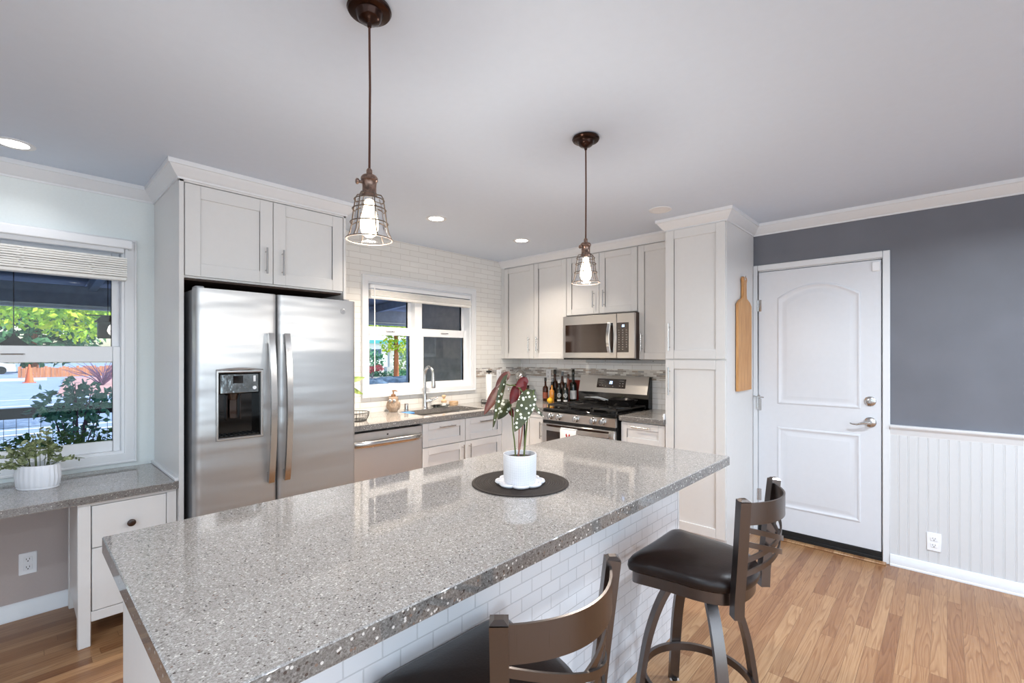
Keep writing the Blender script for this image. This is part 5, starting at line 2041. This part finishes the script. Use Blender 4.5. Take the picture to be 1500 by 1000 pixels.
M['hedge_leaf'] = leafmat('hedge_leaf', [(0.3, (60, 96, 50)), (0.6, (96, 140, 70)), (0.8, (140, 176, 96))], 6, .6)
M['teal_leaf'] = leafmat('teal_bush_leaf', [(0.3, (40, 96, 74)), (0.55, (92, 160, 122)), (0.8, (178, 214, 170))], 2, .6)
M['light_leaf'] = leafmat('light_bush_leaf', [(0.3, (110, 160, 100)), (0.7, (206, 226, 160))], 2, .6)
M['flower'] = leafmat('red_pink_flower', [(0.3, (150, 40, 64)), (0.7, (222, 110, 120))], 3, .6)
M['bark'] = wood('orange_bark', (120, 66, 42), (196, 120, 80), 'Z', .8, 12)
M['twig'] = plain('purple_grey_twig', (112, 84, 116), .8)
M['fence_wood'] = wood('orange_cedar', (176, 104, 70), (220, 150, 106), 'Z', .7, 14)
M['rail'] = plain('black_brown_rail', (44, 38, 46), .7)
M['wire'] = plain('dark_wire', (66, 74, 92), .5, .5)
M['cone'] = plain('orange_cone', (226, 108, 62), .6)
M['house_w'] = plain('pale_house_wall', (226, 232, 234), .8)
M['teal'] = plain('teal_fascia', (70, 168, 170), .6)
M['rock'] = plain('blue_grey_rock', (92, 116, 140), .9, var=.35, nscale=5)
M['lamp_wood'] = plain('dark_brown_lamp', (52, 28, 24), .7, var=.15)
M['car'] = plain('white_car_paint', (226, 228, 232), .25, coat=.5)

struct('ground', MB().box(-70, 90, 3.775, 120, GZ - .3, GZ), 'asphalt', 'blue grey asphalt lot outside the windows', 'ground', smooth=False)
struct('patio_ground', MB().box(-6, 4.3, 3.775, 7.6, GZ, GZ + .01), 'patio', 'concrete patio under the porch roof', 'patio', smooth=False)
struct('gravel_ground', MB().box(8.2, 60, 8.5, 60, GZ, GZ + .01), 'gravel', 'pale gravel yard beyond the sink window', 'ground', smooth=False)
mb = MB()
mb.prism([(1.1, 24.5), (8.0, 20.5), (8.0, 44), (2.4, 44)], lambda u, v, d_: (u, v, d_), GZ, GZ + .012)
struct('mulch_ground', mb, 'mulch', 'pinkish bark bed beyond the asphalt lot', 'planting bed', smooth=False)
for y, w_ in ((13.2, .10), (14.1, .10), (20.6, .12), (23.4, .10)):
    tag(MB().box(-12, 8, y, y + w_, GZ, GZ + .004).build('parking_line', 'line', smooth=False), 'white painted line on the asphalt lot', 'parking line', 'white parking lines', 'structure')
struct('kerb', MB().box(-30, 1.4, 40.5, 41.0, GZ, GZ + .14), 'kerb', 'pale kerb along the far side of the asphalt lot', 'kerb', smooth=False)

# porch roof
pr = thing('porch_roof', 'dark porch roof with rafters and a grey front beam', 'porch roof', (-1, 7, 1.95))
MB().prism([(3.78, 2.44), (7.7, 2.185), (7.7, 2.22), (3.78, 2.48)], lambda u, v, d_: (d_, u, v), -6, 4.99).build('roof_boards', 'deck_u', pr, smooth=False)
MB().box(-6, 4.99, 6.95, 7.09, 1.955, 2.165, .004).build('front_beam', 'beam', pr)
MB().box(-6, 4.99, 6.93, 6.949, 1.945, 1.958).build('drip_edge', 'flash', pr, smooth=False)
MB().box(-6, 4.99, 6.96, 7.08, 1.915, 1.945).build('lower_trim', 'beam', pr, smooth=False)
for x in (-2.95, -1.75, -.56, .60, 1.78, 2.96, 4.14):
    MB().prism([(3.78, 2.32), (7.5, 2.08), (7.5, 2.195), (3.78, 2.435)], lambda u, v, d_: (d_, u, v), x - .035, x + .035).build('rafter', 'beam', pr, smooth=False)
mb = MB()
mb.box(-3.05, -2.93, 6.96, 7.08, GZ, 1.92)
mb.build('post', 'beam', pr, smooth=False)
MB().box(4.80, 4.92, 6.96, 7.08, GZ, 1.92).build('post', 'beam', pr, smooth=False)

# neighbouring wing with lap siding
mb = MB()
z = GZ
k = 0
while z < 2.9:
    mb.prism([(4.330, z), (4.330, z + .24), (4.300, z + .24), (4.285, z)], lambda u, v, d_: (u, d_, v), 3.80, 6.10)
    z += .235
struct('wall_wing', mb, 'siding', 'dark brown lap siding wall of the house outside the sink window', 'wall', smooth=False)

# hanging pagoda lamp and hanging lantern
t = thing('hanging_lantern', 'brown pagoda-roofed lantern hanging on a chain outside the left window', 'lantern', (0, 6.0, 1.37))
mb = MB()
mb.loft([[(cx * .095, 6 + cy * .095, 1.485) for cx, cy in ((-1, -1), (1, -1), (1, 1), (-1, 1))], [(cx * .10, 6 + cy * .10, 1.495) for cx, cy in ((-1, -1), (1, -1), (1, 1), (-1, 1))], [(cx * .05, 6 + cy * .05, 1.54) for cx, cy in ((-1, -1), (1, -1), (1, 1), (-1, 1))], [(cx * .012, 6 + cy * .012, 1.578) for cx, cy in ((-1, -1), (1, -1), (1, 1), (-1, 1))]])
mb.sphere((0, 6, 1.588), .014, 12, 8)
mb.build('roof', 'lamp_wood', t)
mb = MB()
for cx, cy in ((-1, -1), (1, -1), (1, 1), (-1, 1)):
    mb.box(cx * .055 - .006, cx * .055 + .006, 6 + cy * .055 - .006, 6 + cy * .055 + .006, 1.385, 1.487)
mb.box(-.065, .065, 5.935, 6.065, 1.373, 1.387)
mb.build('body', 'lamp_wood', t)
MB().tube([(0, 6, 1.59), (0, 6, 2.30)], .004, 6).build('chain', 'rail', t)
t = thing('hanging_lantern', 'dark brown wooden box lantern hanging outside the right part of the left window', 'lantern', (.635, 6.1, 1.56))
lx, ly = .640, 6.10
mb = MB()
mb.box(lx - .075, lx + .075, ly - .06, ly + .06, 1.575, 1.735, .004)
mb.build('body', 'lamp_wood', t)
mb = MB()
mb.loft([[(lx + cx * a, ly + cy * a * .9, z) for cx, cy in ((-1, -1), (1, -1), (1, 1), (-1, 1))] for a, z in ((.095, 1.735), (.095, 1.742), (.045, 1.80), (.04, 1.802))])
mb.build('roof', 'lamp_wood', t)
mb = MB()
mb.tube([(lx - .17, ly, 1.80), (lx + .25, ly, 1.80)], .006, 6)
mb.tube([(lx, ly, 1.80), (lx, ly, 2.30)], .004, 6)
mb.build('hanger', 'rail', t)

# wire fence with rail
t = thing('wire_fence', 'dark rail fence with square wire mesh beyond the patio', 'fence', (-1, 8, GZ))
MB().box(-5, 3.2, 7.96, 8.04, .660, .785, .006).build('top_rail', 'rail', t)
MB().box(-5, 3.2, 7.97, 8.03, GZ + .05, GZ + .12, .004).build('bottom_rail', 'rail', t)
for x in (-4.9, -2.4, 3.1):
    MB().box(x - .05, x + .05, 7.95, 8.05, GZ, .80, .004).build('post', 'rail', t)
mb = MB()
x = -4.85
while x < 3.1:
    mb.box(x - .0025, x + .0025, 7.997, 8.002, GZ + .1, .72)
    x += .1015
z = GZ + .2
while z < .7:
    mb.box(-4.9, 3.1, 7.998, 8.003, z - .002, z + .002)
    z += .1015
mb.build('wire_mesh', 'wire', t, smooth=False)


def leaf_cloud(mb, blobs, n, size, rnd):
    """leaves scattered near the surface of ellipsoid blobs (center, radii)"""
    wsum = [b[1][0] * b[1][1] + b[1][1] * b[1][2] + b[1][0] * b[1][2] for b in blobs]
    tot = sum(wsum)
    for (c, R), w in zip(blobs, wsum):
        for _ in range(int(n * w / tot)):
            d = Vector((rnd.gauss(0, 1), rnd.gauss(0, 1), rnd.gauss(0, 1))).normalized()
            q = rnd.uniform(.55, 1.02)
            p_ = Vector((c[0] + d.x * R[0] * q, c[1] + d.y * R[1] * q, c[2] + d.z * R[2] * q))
            a = Vector((rnd.gauss(0, 1), rnd.gauss(0, 1), rnd.gauss(0, .8) - .3)).normalized()
            b = a.cross(Vector((rnd.gauss(0, 1), rnd.gauss(0, 1), rnd.gauss(0, 1)))).normalized()
            L = size * rnd.uniform(.6, 1.3)
            W = L * .32
            k = a.cross(b) * L * .08
            mb._faces([p_, p_ + a * L * .4 + b * W + k, p_ + a * L, p_ + a * L * .4 - b * W + k], [(0, 1, 2, 3)])


def plant(name, label, cat, base, blobs, n, size, mat, trunk=None, tmat='bark', seed=1, stems=0, group=None):
    t = thing(name, label, cat, base, group=group)
    rnd = random.Random(seed)
    if trunk:
        mb = MB()
        mb.tube(trunk[0], trunk[1], 10)
        tr = mb.build('trunk', tmat, t)
        for (c, R) in blobs[:4]:
            m2 = MB()
            top = Vector(trunk[0][-1])
            m2.tube([top, (top + Vector(c)) / 2 + Vector((0, 0, .2)), Vector(c)], [trunk[1][-1] * .6, trunk[1][-1] * .4, trunk[1][-1] * .2], 6)
            m2.build('branch', tmat, t)
    if stems:
        mb = MB()
        for k in range(stems):
            c, R = rnd.choice(blobs)
            mb.tube([Vector(base) + Vector((rnd.uniform(-.05, .05), rnd.uniform(-.05, .05), 0)), Vector((c[0] + rnd.uniform(-.7, .7) * R[0], c[1] + rnd.uniform(-.7, .7) * R[1], c[2] + rnd.uniform(-.3, .8) * R[2]))], [.010, .004], 5)
        mb.build('stems', tmat, t)
    mb = MB()
    mb.open = True
    leaf_cloud(mb, blobs, n, size, rnd)
    f_ = mb.build('foliage', mat, t, smooth=False)
    f_['kind'] = 'stuff'
    return t


plant('tree', 'yellow green tree hanging over the asphalt lot outside the left window', 'tree', (-2.6, 14.5, GZ),
      [((-1.0, 14.2, 3.1), (1.5, 1.2, 1.25)), ((.6, 14.0, 2.95), (1.3, 1.2, 1.05)), ((1.9, 14.2, 3.1), (1.3, 1.2, 1.25)), ((.2, 13.6, 2.5), (.9, .8, .55)), ((1.1, 13.8, 2.2), (.8, .7, .55)), ((-2.4, 14.4, 3.6), (1.4, 1.2, 1.3)), ((1.6, 13.6, 2.3), (.6, .6, .5)), ((.5, 14.6, 4.0), (3.0, 1.6, 1.2))],
      11000, .13, 'tree_leaf', ([(-2.6, 14.5, GZ), (-2.5, 14.5, 1.5), (-2.3, 14.4, 2.8)], [.22, .17, .14]), seed=3)
for i, (x, y, rx, h, lb) in enumerate(((-11.5, 62, 5, 9, 'dark evergreen tree far left beyond the asphalt lot'), (1.2, 60, 5, 8, 'dark evergreen tree behind the cedar fence'), (14, 58, 5, 9, 'dark evergreen tree right of the cedar fence'))):
    plant('tree', lb, 'tree', (x, y, GZ), [((x, y, h * .45), (rx, 3, h * .40)), ((x + 1, y, h * .75), (rx * .7, 3, h * .3))], 2600, .75, 'dark_leaf', ([(x, y, GZ), (x, y, h * .5)], [.4, .25]), seed=20 + i, group='dark trees beyond the lot')
plant('tree', 'tree with orange trunk and hanging green leaves outside the sink window', 'tree', (18.4, 28.35, GZ),
      [((17.0, 27.5, 4.2), (2.6, 2.2, 1.3)), ((19.6, 28.6, 4.3), (2.4, 2.2, 1.5)), ((18.3, 28.0, 2.6), (.9, .8, 1.1)), ((16.6, 27.0, 3.4), (1.6, 1.4, .7)), ((18.0, 26.5, 3.5), (1.8, 1.4, .7)), ((17.6, 28.2, 2.0), (.5, .5, .5)), ((21, 28, 5), (2.5, 2.5, 1.6))],
      6000, .24, 'tree_leaf', ([(18.4, 28.35, GZ), (18.4, 28.35, 1.2), (18.35, 28.3, 2.8)], [.19, .165, .14]), seed=5)
plant('bush', 'large teal green bush outside the sink window', 'bush', (18.2, 33.5, GZ), [((17.0, 33.5, 1.0), (1.6, 1.2, 1.25)), ((19.0, 33.5, .9), (1.5, 1.2, 1.05)), ((15.9, 33, 1.3), (.9, .9, 1.5))], 3000, .22, 'teal_leaf', stems=6, tmat='twig', seed=6)
plant('bush', 'pale green bush right of the orange trunk', 'bush', (21.6, 31.5, GZ), [((21.2, 31.5, .9), (1.2, 1.0, 1.2)), ((22.4, 31.2, .8), (1.1, 1.0, .9))], 1400, .22, 'light_leaf', stems=5, tmat='twig', seed=7)
plant('flower_bush', 'small bush with red pink flowers outside the sink window', 'bush', (16.2, 27.8, GZ), [((16.0, 27.9, .45), (.50, .4, .22)), ((16.5, 27.6, .55), (.36, .4, .2))], 500, .12, 'flower', stems=8, tmat='twig', seed=8)
plant('ground_cover', 'low green ground cover along the yard outside the sink window', 'ground cover', (18.6, 29.8, GZ), [((17.2, 30.2, .05), (1.2, .6, .35)), ((18.9, 29.6, .05), (1.2, .6, .33)), ((20.3, 28.9, .05), (1.2, .6, .33))], 1600, .16, 'teal_leaf', seed=9, stems=4, tmat='twig')
plant('shrub', 'dark blue green shrub in front of the wire fence', 'shrub', (.52, 7.62, GZ), [((.36, 7.6, .86), (.22, .2, .20)), ((.62, 7.6, .82), (.20, .2, .24)), ((.50, 7.6, .62), (.26, .2, .24)), ((.24, 7.6, .78), (.10, .12, .12)), ((.82, 7.6, .86), (.10, .12, .12)), ((.45, 7.6, 1.05), (.07, .08, .12)), ((.60, 7.6, 1.03), (.07, .08, .10))],
      620, .085, 'shrub_leaf', stems=16, tmat='twig', seed=10)
plant('hedge', 'low dark hedge below the left window', 'hedge', (-.6, 7.2, GZ), [((-2.6 + .38 * k, 7.25, .20), (.34, .22, .37)) for k in range(11)], 9000, .06, 'hedge_leaf', stems=14, tmat='twig', seed=12)
t = thing('bare_shrub', 'bare purple grey shrub on the pinkish bark bed', 'shrub', (3.1, 31.5, GZ))
mb = MB()
rnd = random.Random(4)
for k in range(26):
    a = rnd.uniform(0, 2 * PI)
    q = rnd.uniform(.3, 1.5)
    h = rnd.uniform(.7, 1.35)
    p1 = Vector((3.1 + math.cos(a) * q * .4, 31.5 + math.sin(a) * q * .4, GZ + h * .55))
    p2 = Vector((3.1 + math.cos(a) * q, 31.5 + math.sin(a) * q, GZ + h))
    mb.tube([(3.1, 31.5, GZ), p1, p2], [.035, .022, .008], 5)
    for j in range(2):
        mb.tube([p1, p2 + Vector((rnd.uniform(-.3, .3), rnd.uniform(-.3, .3), rnd.uniform(-.2, .2)))], [.018, .006], 5)
mb.build('twigs', 'twig', t)
# cedar fence, cone, car
t = thing('cedar_fence', 'orange cedar board fence at the far side of the lot', 'fence', (2.3, 46, GZ))
mb = MB()
x = .2
rnd = random.Random(2)
while x < 6.4:
    mb.box(x, x + .17, 45.9 + rnd.uniform(-.02, .02), 45.93, GZ, .56 + rnd.uniform(-.07, .07))
    x += .18
mb.build('boards', 'fence_wood', t, smooth=False)
for z_ in (.0, .35):
    MB().box(.2, 6.4, 45.93, 45.98, z_, z_ + .09).build('rail', 'fence_wood', t, smooth=False)
t = thing('traffic_cone', 'orange traffic cone at the edge of the asphalt lot', 'traffic cone', (.60, 37.5, GZ))
mb = MB()
mb.lathe((.60, 37.5, GZ), [(.20, .03), (.19, .05), (.035, 1.02), (.02, 1.03)], 18)
mb.box(.33, .87, 37.23, 37.77, GZ, GZ + .035, .01)
mb.build('body', 'cone', t)
t = thing('car', 'white car parked far away at the left edge of the window', 'car', (-1.9, 56, GZ))
mb = MB()
mb.prism([(-4.1, .2), (-4.1, .75), (-3.5, .85), (-2.9, 1.35), (-1.2, 1.35), (-.6, .9), (.1, .78), (.15, .2)], lambda u, v, d_: (u, d_, GZ + v), 55.2, 56.9)
mb.build('body', 'car', t)
mb = MB()
mb.prism([(-3.3, .88), (-2.85, 1.28), (-1.25, 1.28), (-.8, .9)], lambda u, v, d_: (u, d_, GZ + v), 55.18, 55.21)
mb.build('side_window', 'black_gloss', t)
for x in (-3.3, -.7):
    MB().lathe((x, 55.15, GZ + .32), [(.32, 0), (.32, .2), (.18, .21)], 20, 'Y').build('wheel', 'rubber', t)
# far house, white post, rocks
t = thing('house', 'pale far house with a teal roof edge outside the sink window', 'house', (26, 46, GZ))
MB().box(19, 40, 44, 52, GZ, 2.6).build('wall', 'house_w', t, smooth=False)
MB().box(18.4, 40.5, 43.4, 52.5, 2.6, 2.95).build('roof_edge', 'teal', t, smooth=False)
mb = MB()
mb.prism([(43.4, 2.95), (52.5, 2.95), (48, 4.4)], lambda u, v, d_: (d_, u, v), 18.4, 40.5)
mb.build('roof', 'kerb', t, smooth=False)
for x in (22.5, 25.5, 29):
    MB().box(x, x + 1.2, 43.97, 44.0, .9, 2.0).build('window', 'rock', t, smooth=False)
t = thing('porch_post', 'white post standing behind the orange tree trunk', 'post', (18.7, 29.6, GZ))
MB().box(18.55, 18.85, 29.45, 29.75, GZ, 2.3, .02).build('shaft', 'line', t)
MB().box(18.3, 19.0, 29.4, 29.8, GZ, .55, .02).build('plinth', 'line', t)
for i, (x, y, sx2, sz2, lb) in enumerate(((11.9, 20.6, .9, .34, 'low blue grey boulder nearest the sink window'), (14.6, 22.8, 1.5, .26, 'long flat blue grey boulder in the gravel yard'), (17.2, 24.6, 1.2, .22, 'flat blue grey boulder below the orange trunk'))):
    mb = MB()
    mb.sphere((x, y, GZ + .05), 1.0, 22, 12, (sx2, .5, sz2), Matrix.Rotation(-.78, 3, 'Z'))
    rnd = random.Random(30 + i)
    for v in mb.bm.verts:
        v.co += Vector((rnd.uniform(-.06, .06), rnd.uniform(-.06, .06), rnd.uniform(-.05, .05)))
    o = mb.build('boulder', 'rock', angle=60)
    tag(o, lb, 'boulder', 'blue grey boulders')
    # categories for loose single-mesh things
for nm, ct in (('dish_cloth', 'dish cloth'), ('placemat', 'placemat'), ('trivet', 'trivet'), ('scrub_pad', 'scrub pad'), ('wooden_bowl', 'bowl'), ('tin_box', 'box'), ('lemon', 'lemon'), ('cabinet_latch', 'latch')):
    bpy.data.objects[nm]['category'] = ct
